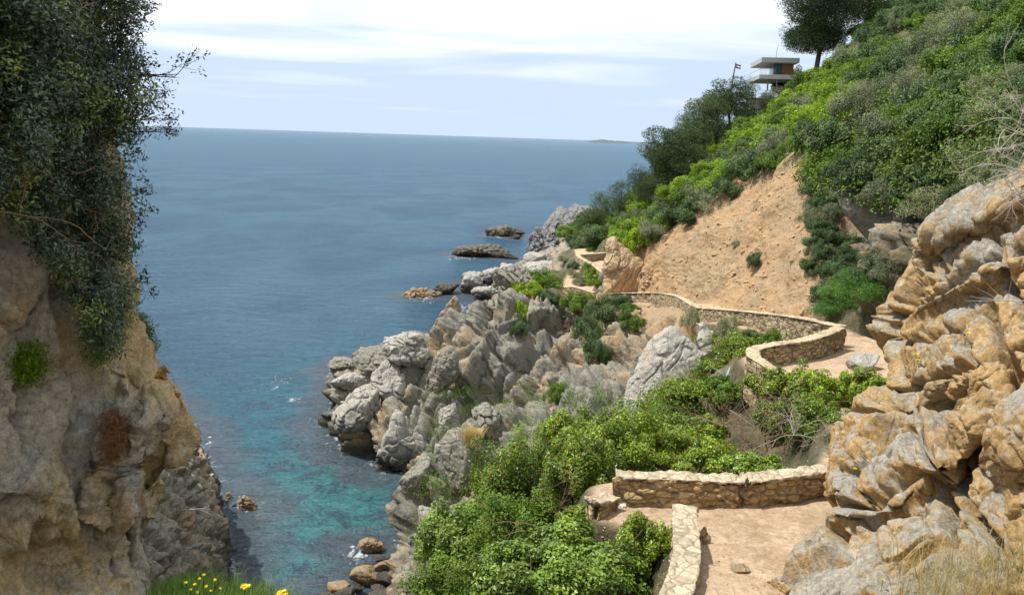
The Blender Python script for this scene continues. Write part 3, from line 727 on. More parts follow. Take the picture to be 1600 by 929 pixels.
# ------------------------------------------------------------------ sea
def sea():
    xs = np.concatenate([[-90000, -20000, -4000, -800, -200], np.arange(-70, 70.1, .7), [200, 800, 4000, 20000, 90000]])
    ys = np.concatenate([[-200], np.arange(0, 30, 3), np.arange(30, 140, .6), np.arange(140, 260, 1.2), [300, 400, 600, 1200, 3000, 8000, 20000, 60000, 120000]])
    X, Y = np.meshgrid(xs, ys)
    V = np.stack([X.ravel(), Y.ravel(), np.zeros(X.size)], -1)
    pts = []
    for arr, st in ((TP, 5), (shore_left, 3)):
        m = np.abs(arr[:, 2]) < .35
        pts.append(arr[m][::st])
    for o in bpy.data.objects:
        if o.get('at_sea'):
            a = np.array([o.matrix_basis @ v.co for v in o.data.vertices])[::6]
            pts.append(a[np.abs(a[:, 2]) < .3])
    pts = np.concatenate(pts); pts = pts[np.isfinite(pts).all(1)]
    kd = KDTree(len(pts))
    for i, a in enumerate(pts): kd.insert(Vector((float(a[0]), float(a[1]), 0)), i)
    kd.balance()
    sh = np.full(len(V), 99.0)
    near = (np.abs(V[:, 0]) < 72) & (V[:, 1] > 20) & (V[:, 1] < 262)
    for i in np.nonzero(near)[0]:
        sh[i] = kd.find(Vector(V[i].tolist()))[2]
    fc = np.zeros(len(V))
    for u, v, r in ((425, 602, 1.3), (462, 622, 1.0), (445, 590, 1.2), (590, 880, 1.1), (560, 870, 1.2), (310, 692, 1.5), (720, 402, 4), (660, 466, 3), (775, 369, 4), (735, 480, 3.5), (530, 590, 1.5), (530, 640, 1.3), (640, 850, 1.2)):
        c = PZ(u, v, 0); fc = np.maximum(fc, np.exp(-((V[:, 0] - c[0]) ** 2 + ((V[:, 1] - c[1]) * .7) ** 2) / (r * r)))
    m = Mat('sea_water')
    pos = m.n.new('ShaderNodeNewGeometry').outputs['Position']
    pz = m.sepxyz(pos)
    x, y = pz[0], pz[1]
    shore = m.attr('shore'); foamc = m.attr('foam')
    # colour of the water body
    wn1 = m.noise(m.coord('Object', (1, .6, 1)), .045, 5, .6, .6)
    wn2 = m.noise(m.coord(), .30, 6, .65, 1.0)
    dcove = m.math('SQRT', m.math('ADD', m.math('POWER', m.math('MULTIPLY', m.math('ADD', x, 9.5), .075), 2.0), m.math('POWER', m.math('MULTIPLY', m.math('SUBTRACT', y, 44), .028), 2.0)))
    dcove = m.math('ADD', dcove, m.math('MULTIPLY', m.math('SUBTRACT', wn2, .5), .9))
    col = m.mix(m.ramp(wn1, .35, .65), (0.040, 0.098, 0.160), (0.060, 0.138, 0.205))
    far = m.ramp(y, 120, 900)
    col = m.mix(far, col, (0.048, 0.115, 0.178))
    col = m.mix(m.ramp(dcove, 1.9, .8), col, (0.035, 0.145, 0.195))
    col = m.mix(m.ramp(m.math('ADD', dcove, m.math('MULTIPLY', m.noise(m.coord(), .16, 4, .6, .7), .9)), 1.22, .72), col, (0.062, 0.205, 0.215))
    weed = m.ramp(m.noise(m.coord(), .5, 7, .72, .8), .49, .57, 0, .8)
    col = m.mix(m.math('MULTIPLY', weed, m.ramp(dcove, 1.6, 1.0)), col, (0.045, 0.085, 0.125))
    seab = m.math('SUBTRACT', shore, m.math('MULTIPLY', wn2, 3.0))
    col = m.mix(m.ramp(seab, -.2, 2.2, .8, 0), col, (0.10, 0.115, 0.14))
    # foam
    fn = m.noise(m.coord('Object', (1, .6, 1)), 1.3, 8, .75, 1.2)
    f1 = m.ramp(m.math('ADD', fn, m.math('MULTIPLY', shore, -.12)), .50, .62)
    f2 = m.ramp(m.math('ADD', fn, m.math('MULTIPLY', foamc, .16)), .66, .76)
    f2 = m.math('MULTIPLY', f2, m.ramp(foamc, .05, .4))
    foam = m.math('MAXIMUM', m.math('MULTIPLY', f1, .75), f2)
    col = m.mix(foam, col, (.75, .78, .80))
    w1 = m.noise(m.coord('Object', (.55, 1, 1), (0, 0, .35)), .55, 6, .62, .4)
    w2 = m.noise(m.coord('Object', (.6, 1, 1), (0, 0, -.2)), 2.0, 6, .68, .3)
    w3 = m.noise(m.coord('Object', (.5, 1, 1), (0, 0, .2)), .12, 4, .6, .3)
    w4 = m.noise(m.coord('Object', (.4, 1, 1)), .018, 5, .6, .3)
    n1 = m.bump(w3, .7, 2.2)
    n1 = m.bump(w4, .5, 4.0, n1)
    n2 = m.bump(w1, 1.0, 1.9, n1); n3 = m.bump(w2, 1.0, .55, n2)
    m.done(col, n3, .9)
    m.b.inputs['Specular IOR Level'].default_value = 0.0
    gl = m.n.new('ShaderNodeBsdfGlossy'); gl.inputs['Roughness'].default_value = .09; m.l.new(n3, gl.inputs['Normal'])
    fr = m.n.new('ShaderNodeFresnel'); fr.inputs['IOR'].default_value = 1.33; m.l.new(n3, fr.inputs['Normal'])
    fac = m.math('MULTIPLY', m.math('MINIMUM', m.math('MULTIPLY', fr.outputs[0], .8), .5), m.math('SUBTRACT', 1.0, foam))
    mx = m.n.new('ShaderNodeMixShader'); m.l.new(fac, mx.inputs[0]); m.l.new(m.b.outputs[0], mx.inputs[1]); m.l.new(gl.outputs[0], mx.inputs[2])
    m.l.new(mx.outputs[0], m.out.inputs[0])
    me = np_mesh('sea', V, grid_faces(len(ys), len(xs)), m.m, True, {'shore': np.clip(sh, 0, 99), 'foam': fc})
    tag(mesh_obj('sea', me), kind='structure')

# rocks standing in the sea and at the foot of the cliff
def searock(label, u, v, w, h, mat, seed, z, cat='rock', **k):
    o = rock('sea_rock', label, cat, u, v, w, h, mat, seed, z=z, **k); o['at_sea'] = 1; return o
searock('black jagged islet with a pointed tip, farthest out in the sea', 782, 364, 66, 20, M_SEAROCK, 501, 0.6, joint=.35, cell=.9, hi=True, aspect_y=.6)
searock('low black rock at the right end of the farthest islet', 806, 371, 16, 7, M_SEAROCK, 502, 0.3, joint=.2)
searock('long low black reef off the grey headland', 742, 395, 88, 22, M_SEAROCK, 503, 0.5, joint=.4, cell=.8, hi=True, aspect_y=.5)
searock('dark flat rock joining the long reef to the shore', 785, 400, 50, 12, M_SEAROCK, 504, 0.3, joint=.35, aspect_y=.5)
searock('brown weedy rock at the seaward end of the rock spit', 655, 459, 54, 18, M_BROWN, 505, 0.3, joint=.45, hi=True, aspect_y=.6)
searock('dark rounded boulder in the middle of the rock spit', 697, 451, 38, 26, M_SEAROCK, 506, 0.6, joint=.25, aspect_y=.8)
for i, (a, b, w, h, mm, t) in enumerate(((736, 448, 36, 34, M_PALE, 'pale cracked block nearest the boulder on the rock spit'), (742, 432, 44, 22, M_PALE, 'wide pale slab on top of the rock spit'), (770, 436, 40, 30, M_PALE, 'pale sloping block where the rock spit meets the cliff'), (757, 458, 36, 22, M_PALE, 'low pale rock at the waterline of the spit, below the cliff ridge'), (800, 420, 44, 20, M_PALE, 'flat pale ledge behind the cliff ridge'))):
    searock(t, a, b, w, h, mm, 510 + i, .9 if i != 4 else 2.0, joint=.22, cell=.7)
searock('brown barnacled rock alone in the water off the left shore', 386, 790, 30, 26, M_BROWN, 521, .1, joint=.35)
searock('small brown rock between the left shore and the lone rock', 357, 776, 12, 16, M_BROWN, 522, .05, joint=.3)
searock('tiny dark rock just left of the lone brown rock', 366, 790, 8, 6, M_SEAROCK, 523, 0)
searock('dark square boulder standing alone above the pebbly cove end', 583, 854, 36, 23, M_BROWN, 524, .25, joint=.2)
sm = [(597, 872, 22, 12, 'small tan rock behind the two round stones'), (597, 884, 26, 16, 'round tan stone awash in the cove'), (625, 888, 20, 12, 'small reddish stone awash near the bushes'), (640, 886, 14, 14, 'pinkish round stone under the dry stems'),
      (572, 902, 40, 28, 'large grey-green boulder with a sharp left corner'), (612, 906, 36, 24, 'grey-green boulder right of the sharp cornered one'), (640, 908, 44, 24, 'white wedge shaped boulder at the cove end'),
      (534, 914, 34, 18, 'olive boulder at the left end of the boulder beach'), (558, 916, 18, 14, 'dark wet stone among the beach boulders'), (590, 921, 24, 12, 'ochre stone in the middle of the boulder beach'), (605, 930, 44, 20, 'broad white boulder at the frame edge'),
      (540, 930, 34, 20, 'brown boulder at the bottom left of the boulder beach'), (630, 925, 30, 16, 'greenish white boulder beside the bushes'), (655, 895, 30, 26, 'grey boulder half under the dry stems'), (640, 945, 60, 26, 'large pale boulder partly below the frame'), (515, 932, 26, 14, 'mossy stone at the water edge'),
      (575, 948, 50, 22, 'tan boulder partly below the frame')]
for i, (a, b, w, h, t) in enumerate(sm):
    o = searock(t, a, b, w, h, [M_PALE, M_BROWN, M_CLIFF][i % 3] if 'white' not in t else M_PALE, 530 + i, .35, cat='boulder', joint=.08, ncut=10, sharp=1.6, group='boulders at the cove end')
    o.name = 'boulder'
# blocks on the foot of the sea cliff
bl = [(565, 640, 70, 78, 0, 'broad fissured grey block at the tip of the cliff foot', .16), (545, 655, 40, 60, 0, 'grey rounded block at the water, left edge of the cliff foot', .12), (628, 705, 78, 100, -18, 'large leaning slab boulder with fissures at the cliff foot', .12), (650, 750, 44, 78, 14, 'dark triangular boulder standing in the water', .03),
      (690, 706, 26, 42, 5, 'small smooth egg shaped boulder between two large ones', .02), (722, 738, 76, 110, 14, 'huge smooth pale boulder beside the bushes', .08), (605, 600, 60, 60, -10, 'grey block above the cliff foot', .14), (585, 575, 50, 56, 10, 'upright fissured block on the low ridge', .18),
      (545, 597, 44, 28, 0, 'rounded boulder under the tip of the ridge', .1), (536, 570, 34, 20, 0, 'low brown rock at the very tip of the ridge', .2), (700, 655, 40, 52, 10, 'rounded grey block high above the egg boulder', .1), (690, 590, 34, 60, 8, 'pale stacked block in the cliff face', .2), (668, 815, 40, 44, 0, 'grey boulder at the shore beside the bushes', .1), (655, 850, 34, 40, 0, 'grey boulder on the shore below the bushes', .1),
      (640, 545, 60, 60, 12, 'tall grey block on the ridge below the orange pillar', .2), (765, 660, 50, 60, 20, 'pale fissured block above the huge smooth boulder', .2)]
for i, (a, b, w, h, tl, t, j) in enumerate(bl):
    c = hit(a, b + h * .25)
    if c is None: c = Vector(PZ(a, b + h * .3, 0).tolist())
    c2 = PY(a, b, c.y + .3)
    dist = project(c2)[2]
    ww = w / F_PX * dist * .56; hh = h / F_PX * dist * .56
    o = mesh_obj('cliff_boulder', rock_mesh('cliff_boulder', M_CLIFF if i % 2 else M_PALE, 560 + i, (ww, ww * .8, hh), True, 12, .05, j, 1.2, .7), None, c2, (0, R(tl), 0))
    tag(o, t, 'boulder', 'boulders at the foot of the sea cliff'); 
    if i in (0, 1, 2, 3, 8, 9): o['at_sea'] = 1
rock('rock_pillar', 'rock pillar with orange lichen standing on the ridge', 'rock', 702, 503, 40, 66, rock_material('lichen_rock', (0.26, 0.24, 0.2), (0.38, 0.20, 0.08), (0.10, 0.09, 0.07), .02, 1.6), 590, Y=74, joint=.08, hi=True, ncut=9, sharp=1.6)
rock('rock_pillar', 'rock crest capped with orange lichen at the top of the cliff', 'rock', 800, 440, 60, 60, M_CLIFF, 591, Y=67, joint=.25, hi=True, tilt=10)
rock('boulder', 'grey boulder on the terrace beside the orange rock', 'boulder', 1345, 560, 52, 44, M_PALE, 594, joint=.03, ncut=11)
# grey headland beyond the path
rock('headland_rock', 'dark fin of rock at the seaward foot of the headland', 'rock', 845, 378, 40, 60, M_HEAD, 596, Y=160, joint=.3, hi=True, tilt=22)
rock('boulder', 'square tan boulder on the flat rocks before the headland', 'boulder', 835, 400, 28, 16, M_PALE, 597, Y=118, joint=.05, ncut=8, sharp=2)
rock('boulder', 'pale stone beside the square tan boulder', 'boulder', 856, 402, 16, 12, M_PALE, 598, Y=118, joint=.05)
rock('rock_ledge', 'wide pale ledge in front of the square tan boulder', 'rock', 850, 418, 80, 24, M_PALE, 599, Y=112, joint=.15, hi=True)
def slab_rock(name, label, poly, Y, dy, mat, seed, bulge, relief=.1, cracks=(), round_=.25, n_=150, cat='rock slab'):
    """a slab of rock from its outline: a plane at depth Y + dy(u, v), bulging forward, thinning to its edge, with a rear side"""
    us = np.array([a for a, b in poly], float); vs_ = np.array([b for a, b in poly], float)
    U, V = np.meshgrid(np.linspace(us.min() - 2, us.max() + 2, n_), np.linspace(vs_.min() - 2, vs_.max() + 2, n_))
    u, v = U.ravel(), V.ravel()
    ins = np.zeros(len(u), bool); best = np.full(len(u), 1e9)
    j = len(poly) - 1
    for i in range(len(poly)):
        xi, yi, xj, yj = us[i], vs_[i], us[j], vs_[j]
        cr = ((yi > v) != (yj > v)) & (u < (xj - xi) * (v - yi) / (yj - yi + 1e-9) + xi); ins ^= cr
        ab = np.array([xj - xi, yj - yi]); tt = np.clip(((u - xi) * ab[0] + (v - yi) * ab[1]) / (ab @ ab), 0, 1)
        best = np.minimum(best, np.hypot(u - xi - tt * ab[0], v - yi - tt * ab[1])); j = i
    sd = np.where(ins, best, -best) * Y / F_PX
    P0 = PY(u, v, Y + dy(u, v))
    sd = sd + fbm(P0 / .9, 4, seed) * .18
    prof = np.sqrt(np.clip(sd, 0, None) / round_).clip(0, 1)
    fr = bulge * prof
    rel = fbm(P0 / 1.3, 5, seed + 2) * relief + blocks(P0, (1.4, 1.4, 2.4), rotd, seed + 5, .35, .08, .4) * relief * .9
    Pf = PY(u, v, Y + dy(u, v) - fr - rel * prof)
    Pb = PY(u, v, Y + dy(u, v) + 1.6 * prof + .02)
    keep = sd > -.02
    F = grid_faces(n_, n_); F = F[keep[F].all(1)]
    # rim faces join front and back
    from collections import Counter
    ed = np.concatenate([F[:, [0, 1]], F[:, [1, 2]], F[:, [2, 3]], F[:, [3, 0]]]); ky = {(int(a), int(b)) for a, b in ed}
    rim = np.array([[a, b] for a, b in ky if (b, a) not in ky]); M_ = len(u)
    FF = np.concatenate([F[:, ::-1], F + M_, np.stack([rim[:, 0], rim[:, 1], rim[:, 1] + M_, rim[:, 0] + M_], -1)])
    A = np.concatenate([Pf, Pb]); use = np.unique(FF); mp = np.full(len(A), -1); mp[use] = np.arange(len(use))
    return tag(mesh_obj(name, np_mesh(name, A[use], mp[FF], mat)), label, cat)
slab_rock('rock_slab', 'great smooth grey slab with a pointed top above the green bushes', [(968, 640), (985, 590), (1005, 545), (1022, 520), (1046, 505), (1068, 515), (1082, 535), (1100, 552), (1108, 585), (1085, 612), (1060, 640), (1030, 665), (985, 665)], 41.6, lambda u, v: -(v - 505) * .012, M_PALE, 592, .8, .16, round_=.9)
slab_rock('rock_slab', 'narrow grey slab beside the small bushes below the long wall', [(1088, 505), (1100, 500), (1112, 520), (1124, 545), (1118, 565), (1100, 556), (1090, 530)], 41.5, lambda u, v: -(v - 505) * .012, M_PALE, 593, .35, .1, round_=.4, n_=70)
slab_rock('headland_rock', 'grey fissured headland rock rising from the sea', [(822, 410), (828, 375), (833, 360), (842, 366), (848, 352), (858, 340), (868, 326), (876, 322), (886, 326), (898, 318), (910, 322), (922, 320), (935, 328), (948, 345), (955, 400), (900, 412)], 165, lambda u, v: (u - 830) * -.10 - (v - 320) * .05, M_HEAD, 595, 4.0, 1.0, round_=6, cat='headland', n_=200)
slab_rock('rock_spur', 'tan rock spur standing beside the path before the far lookout', [(950, 374), (962, 370), (975, 385), (992, 400), (1010, 414), (1022, 440), (1020, 462), (940, 462), (943, 430), (946, 395)], 66.5, lambda u, v: -(v - 365) * .006 + (u - 945) * .004, rock_material('tan_rock', (0.38, 0.29, 0.19), (0.44, 0.30, 0.17), (0.20, 0.15, 0.09), .06, 1.0), 600, 1.2, .22, round_=1.4, cat='rock')
# loose stones on and by the near path
rock('boulder', 'grey rough boulder at the foot of the right rock, on the path edge', 'boulder', 1228, 905, 56, 34, M_RIGHT, 601, joint=.04, rough=.14, ncut=9, hi=True)
0 and rock('boulder', 'flat brown rock jutting onto the near path from the right', 'boulder', 1262, 856, 50, 24, M_RIGHT, 602, joint=.04, rough=.14, ncut=9)
rock('stone', 'brown stone block set against the inside of the near wall', 'stone', 1097, 832, 18, 46, M_WALL_NEAR, 603, joint=.04, rough=.14, ncut=9)
rock('stone', 'small dark stone bedded in the near path', 'stone', 1155, 887, 30, 11, M_BROWN, 604, joint=.04, rough=.14, ncut=9)
0 and rock('stone', 'flat tan stone bedded in the path before the cracked wall', 'stone', 1190, 826, 36, 8, M_WALL_NEAR, 605, joint=.04, rough=.14, ncut=9)
sea()

# distant shore on the horizon
def far_land():
    a = PZ(918, 219.6, 0); 
    xs = np.linspace(0, 1, 120)
    U = 918 + 106 * xs
    hor = 215.2 + (U - 800) * math.tan(R(ROLL)) + 0
    dist = 9000.0
    Pb = PY(U, hor, np.full(120, dist)); Pb[:, 2] = -3
    hgt = (8 + 22 * np.exp(-((xs - .3) / .25) ** 2) + 18 * sstep(.75, 1, xs) + 7 * fbm(np.stack([xs * 14, xs * 0, xs * 0], -1), 3, 9)) * sstep(0, .08, xs)
    top = Pb.copy(); top[:, 2] = np.maximum(hgt, 1) ; top[:, 1] += 200
    bk = top.copy(); bk[:, 1] += 500; bk[:, 2] = -3
    V = np.concatenate([Pb, top, bk]); F = np.concatenate([grid_faces(3, 120)])
    tag(mesh_obj('distant_shore_terrain', np_mesh('distant_shore_terrain', V, F, plain('distant_scrub', (0.075, 0.11, 0.12), .9, .2, .01))), kind='structure')
far_land()

# ------------------------------------------------------------------ stone walls
def sweep_wall(label, pts, width, height, foot, mat_body, mat_cope, res=.05, cope_h=.06, over=.03, crack_at=None, seed=0, rough=.035, cell=(.34, .34, .15)):
    """pts: (x, y, z of the wall top); body and coping are parts"""
    root = empty('stone_wall', pts[0]); tag(root, label, 'stone wall')
    P = np.array(pts, float); L = np.concatenate([[0], np.cumsum(np.linalg.norm(np.diff(P[:, :2], axis=0), axis=1))])
    n_ = max(8, int(L[-1] / res)); t = np.linspace(0, L[-1], n_)
    C = pchip(L, P, t)
    T = np.gradient(C[:, :2], axis=0); T /= np.linalg.norm(T, axis=1, keepdims=True)
    Nn = np.stack([T[:, 1], -T[:, 0]], -1)
    def prof(pr):
        pr = np.array(pr)
        out = np.zeros((n_, len(pr), 3))
        out[:, :, 0] = C[:, None, 0] + Nn[:, None, 0] * pr[None, :, 0]
        out[:, :, 1] = C[:, None, 1] + Nn[:, None, 1] * pr[None, :, 0]
        out[:, :, 2] = C[:, None, 2] + pr[None, :, 1]
        return out
    def seg(a, b):
        k = max(2, int(math.hypot(b[0] - a[0], b[1] - a[1]) / res)); tt = np.linspace(0, 1, k, endpoint=False)
        return [(a[0] + (b[0] - a[0]) * x, a[1] + (b[1] - a[1]) * x) for x in tt]
    h = width / 2
    def build(name, ring, mat, amp, cellv, sd):
        pr = []
        for a, b in zip(ring, ring[1:] + ring[:1]): pr += seg(a, b)
        S = prof(pr); m_ = S.shape[1]
        # end caps drawn in to a point row
        S = np.concatenate([S[:1].mean(1, keepdims=True).repeat(m_, 1), S, S[-1:].mean(1, keepdims=True).repeat(m_, 1)], 0)
        Sw = np.concatenate([S, S[:, :1]], 1)
        nn_ = grid_normals(Sw)[:, :-1]
        cen = S.mean(1, keepdims=True)
        sgn = np.sign(((S - cen) * nn_).sum(-1).mean())
        nn_ = nn_ * sgn
        pf = S.reshape(-1, 3)
        bb = blocks(pf, cellv, None, sd, .25, .22, .25)
        dd_ = bb * amp + fbm(pf / .3, 4, sd + 3) * amp * .7
        if crack_at is not None:
            tt_ = np.repeat(np.concatenate([[0], t, [L[-1]]])[:, None], m_, 1).ravel()
            zig = .05 * np.sign(np.sin(pf[:, 2] * 14)) * (np.abs(np.sin(pf[:, 2] * 14)) ** .5)
            dd_ = dd_ - .22 * np.exp(-((tt_ - crack_at - zig) / .022) ** 2)
        endw = np.ones(S.shape[0]); endw[:1] = 0; endw[-1:] = 0
        pf = pf + nn_.reshape(-1, 3) * (dd_ * np.repeat(endw[:, None], m_, 1).ravel())[:, None]
        F = grid_faces(S.shape[0], m_)
        r_ = np.arange(S.shape[0] - 1) * m_
        F = np.concatenate([F, np.stack([r_ + m_ - 1, r_, r_ + m_, r_ + 2 * m_ - 1], -1)])
        if sgn > 0: F = F[:, ::-1]
        o = mesh_obj(name, np_mesh(name, pf - np.array(pts[0]), F, mat, True), root)
        return o
    build('masonry', [(-h, -cope_h - .004), (h, -cope_h - .004), (h * 1.06, -height - foot), (-h * 1.06, -height - foot)], mat_body, rough, cell, 700 + seed)
    build('coping', [(-h - over, 0), (h + over, 0), (h + over, -cope_h), (-h - over, -cope_h)], mat_cope, rough * .5, (.4, .4, .3), 750 + seed)
    return root
def wp(u, v, Y):
    return tuple(PY(u, v, Y).tolist())
# near walls: trace of each wall's top centre line
near_left = [wp(1010, 1060, 9.0), wp(1046, 950, 10.6), wp(1066, 900, 11.5), wp(1074, 850, 12.5), wp(1071, 815, 13.35), wp(1070, 787, 14.1)]
sweep_wall('pale topped stone wall running along the left edge of the near path', near_left, .36, .7, 1.0, M_WALL_NEAR, M_COPE_NEAR, .03, seed=1, rough=.05)
far_w = [wp(962, 737, 15.8), wp(1000, 740, 15.75), wp(1060, 742, 15.8), wp(1158, 746, 15.85), wp(1230, 738, 16.15), wp(1330, 725, 16.7)]
L_ = np.cumsum([0] + [math.dist(a[:2], b[:2]) for a, b in zip(far_w, far_w[1:])])
sweep_wall('curved stone wall split by a zigzag crack beyond the near path', far_w, .34, .72, .9, M_WALL_NEAR, M_COPE_NEAR, .035, crack_at=float(L_[3]), seed=2, rough=.065)
sweep_wall('short stub of stone wall among the bushes left of the near platform', [wp(926, 780, 15.0), wp(940, 778, 15.2), wp(958, 772, 15.5)], .3, .6, .8, M_WALL_NEAR, M_COPE_NEAR, .035, seed=3, rough=.05)
terr = [wp(1240, 590, 27.6), wp(1205, 572, 28.0), wp(1180, 556, 28.8), wp(1178, 545, 30.0), wp(1200, 538, 30.9), wp(1250, 531, 31.8), wp(1290, 520, 33.0), wp(1312, 510, 34.3)]
sweep_wall('low curving wall round the terrace at the bend of the path', terr, .42, .62, 1.0, M_WALL_FAR, M_COPE_FAR, .07, seed=4, rough=.055)
longw = [wp(1318, 509, 34.6), wp(1265, 498, 36.0), wp(1200, 489, 38.6), wp(1150, 484, 41.2), wp(1095, 480, 45.0), wp(1075, 470, 50.0), wp(1060, 462, 54.0), wp(1030, 457, 57.5), wp(985, 457, 60.5), wp(938, 459, 64.0)]
sweep_wall('long rubble wall following the cliff path below the landslide', longw, .42, .62, 1.3, M_WALL_FAR, M_COPE_FAR, .09, seed=5, rough=.06, cell=(.45, .45, .2))
sweep_wall('short far piece of wall seen left of the rock spur', [wp(928, 456, 66.5), wp(900, 448, 70), wp(880, 449, 72), wp(860, 452, 74.5)], .42, .6, 1.2, M_WALL_FAR, M_COPE_FAR, .12, seed=6)
sweep_wall('angled wall round the far lookout beyond the rock spur', [wp(945, 426, 79), wp(925, 412, 83), wp(903, 398, 88.5), wp(925, 396, 90), wp(952, 394, 92)], .45, .7, 1.6, M_WALL_FAR, M_COPE_FAR, .14, seed=7)

# ------------------------------------------------------------------ foliage makers
def leaves(centres, normals, size, rng, aspect=.5, tones=None, jitter=.6, fold=.0):
    """rhombic leaves, one quad each"""
    n_ = len(centres)
    nn = normals + rng.normal(size=(n_, 3)) * jitter
    nn /= np.linalg.norm(nn, axis=1, keepdims=True) + 1e-9
    a = rng.normal(size=(n_, 3)); a -= nn * (a * nn).sum(1, keepdims=True); a /= np.linalg.norm(a, axis=1, keepdims=True) + 1e-9
    b = np.cross(nn, a)
    s_ = (size * rng.uniform(.6, 1.35, n_))[:, None]
    V = np.stack([centres - a * s_ * .5, centres + b * s_ * aspect * .5 + nn * s_ * .08, centres + a * s_ * .5, centres - b * s_ * aspect * .5 + nn * s_ * .08], 1)
    F = np.arange(n_ * 4).reshape(-1, 4)
    t = tones if tones is not None else rng.uniform(0, 1, n_)
    od = rng.uniform(0, 1, n_)
    return V.reshape(-1, 3), F, np.repeat(t, 4), np.repeat(od, 4)
def shrub_points(rng, n_, size, lobes=9, flat=.8, clumpn=60, clump_r=.13, shell=.55):
    """clumps of leaves spread over several lobes of an uneven crown; base at z=0"""
    sx, sy, sz = size
    lc = []
    for i in range(lobes):
        a = rng.uniform(0, 2 * math.pi); r_ = math.sqrt(rng.uniform(0, 1)) * .62
        lc.append([r_ * math.cos(a), r_ * math.sin(a), rng.uniform(.22, .72) * (1 - .35 * r_), rng.uniform(.24, .46)])
    lc = np.array(lc)
    k = rng.integers(0, lobes, clumpn)
    dr = rng.normal(size=(clumpn, 3)); dr[:, 2] = np.abs(dr[:, 2]) * .9 - .25; dr /= np.linalg.norm(dr, axis=1, keepdims=True)
    rad = rng.uniform(shell, 1.06, clumpn)
    cc = lc[k, :3] + dr * (lc[k, 3] * rad)[:, None]
    ct = rng.uniform(0, 1, clumpn)
    j = rng.integers(0, clumpn, n_)
    q_ = rng.normal(size=(n_, 3)); q_ /= np.linalg.norm(q_, axis=1, keepdims=True)
    q_ *= (clump_r * rng.uniform(.2, 1.0, n_) ** .5)[:, None]
    pts = cc[j] + q_
    nr_ = dr[j] * .6 + q_ / clump_r * .6 + np.array([0, 0, .5])
    pts = pts * np.array([sx, sy, sz]); pts[:, 2] = np.maximum(pts[:, 2], -.15 * sz)
    tone = np.clip(ct[j] * .6 + rng.uniform(0, .4, n_), 0, 1)
    return pts, nr_, tone, cc * np.array([sx, sy, sz])
def shrub_mesh(name, mat, seed, size, n_, leaf, lobes=9, clumpn=70, clump_r=.13, aspect=.5, shell=.5, jitter=.6):
    rng = np.random.default_rng(seed)
    pts, nr_, tone, cc = shrub_points(rng, n_, size, lobes, .8, clumpn, clump_r, shell)
    V, F, t, od = leaves(pts, nr_, leaf, rng, aspect, tone, jitter)
    return np_mesh(name, V, F, mat, False, {'tone': t, 'odd': od}), cc
def tube(path, rads, sides=5):
    path = np.asarray(path, float); n_ = len(path)
    T = np.gradient(path, axis=0); T /= np.linalg.norm(T, axis=1, keepdims=True) + 1e-9
    up = np.array([.31, .17, .93]); A = np.cross(T, up); A /= np.linalg.norm(A, axis=1, keepdims=True) + 1e-9
    B = np.cross(T, A)
    an = np.linspace(0, 2 * math.pi, sides, endpoint=False)
    V = path[:, None] + (A[:, None] * np.cos(an)[None, :, None] + B[:, None] * np.sin(an)[None, :, None]) * np.asarray(rads)[:, None, None]
    F = []
    for i in range(n_ - 1):
        for k in range(sides):
            F.append([i * sides + k, i * sides + (k + 1) % sides, (i + 1) * sides + (k + 1) % sides, (i + 1) * sides + k])
    return V.reshape(-1, 3), np.array(F)
def merge(parts):
    Vs, Fs, o_ = [], [], 0
    for V, F in parts:
        Vs.append(V); Fs.append(F + o_); o_ += len(V)
    return np.concatenate(Vs), np.concatenate(Fs)
def branch(rng, start, dirn, length, r0, depth=3, bend=.35, kids=3, seg=7, droop=0.0, out=None, tips=None, sides=5):
    out = [] if out is None else out
    tips = [] if tips is None else tips
    p_ = np.array(start, float); d_ = np.array(dirn, float); d_ /= np.linalg.norm(d_)
    path = [p_.copy()]
    for i in range(seg):
        d_ = d_ + rng.normal(size=3) * bend * .45 + np.array([0, 0, -droop]); d_ /= np.linalg.norm(d_)
        p_ = p_ + d_ * length / seg; path.append(p_.copy())
    out.append(tube(path, np.linspace(r0, r0 * .35, seg + 1), sides))
    if depth > 0:
        for k in range(kids):
            i = rng.integers(max(1, seg // 3), seg + 1)
            dd_ = d_ + rng.normal(size=3) * .75
            branch(rng, path[i], dd_, length * rng.uniform(.45, .75), r0 * .5, depth - 1, bend, kids, max(3, seg - 1), droop, out, tips, sides)
    else:
        tips.append(path[-1]); tips.append(path[len(path) // 2])
    return out, tips
def twig_mesh(name, mat, seed, starts, length, r0, depth=2, kids=3, bend=.35, droop=0, dirs=None):
    rng = np.random.default_rng(seed); out, tips = [], []
    for i, s_ in enumerate(starts):
        d_ = dirs[i % len(dirs)] if dirs else rng.normal(size=3) + np.array([0, 0, 1.5])
        branch(rng, s_, d_, length * rng.uniform(.7, 1.2), r0, depth, bend, kids, 7, droop, out, tips)
    V, F = merge(out)
    return np_mesh(name, V, F, mat, True), tips

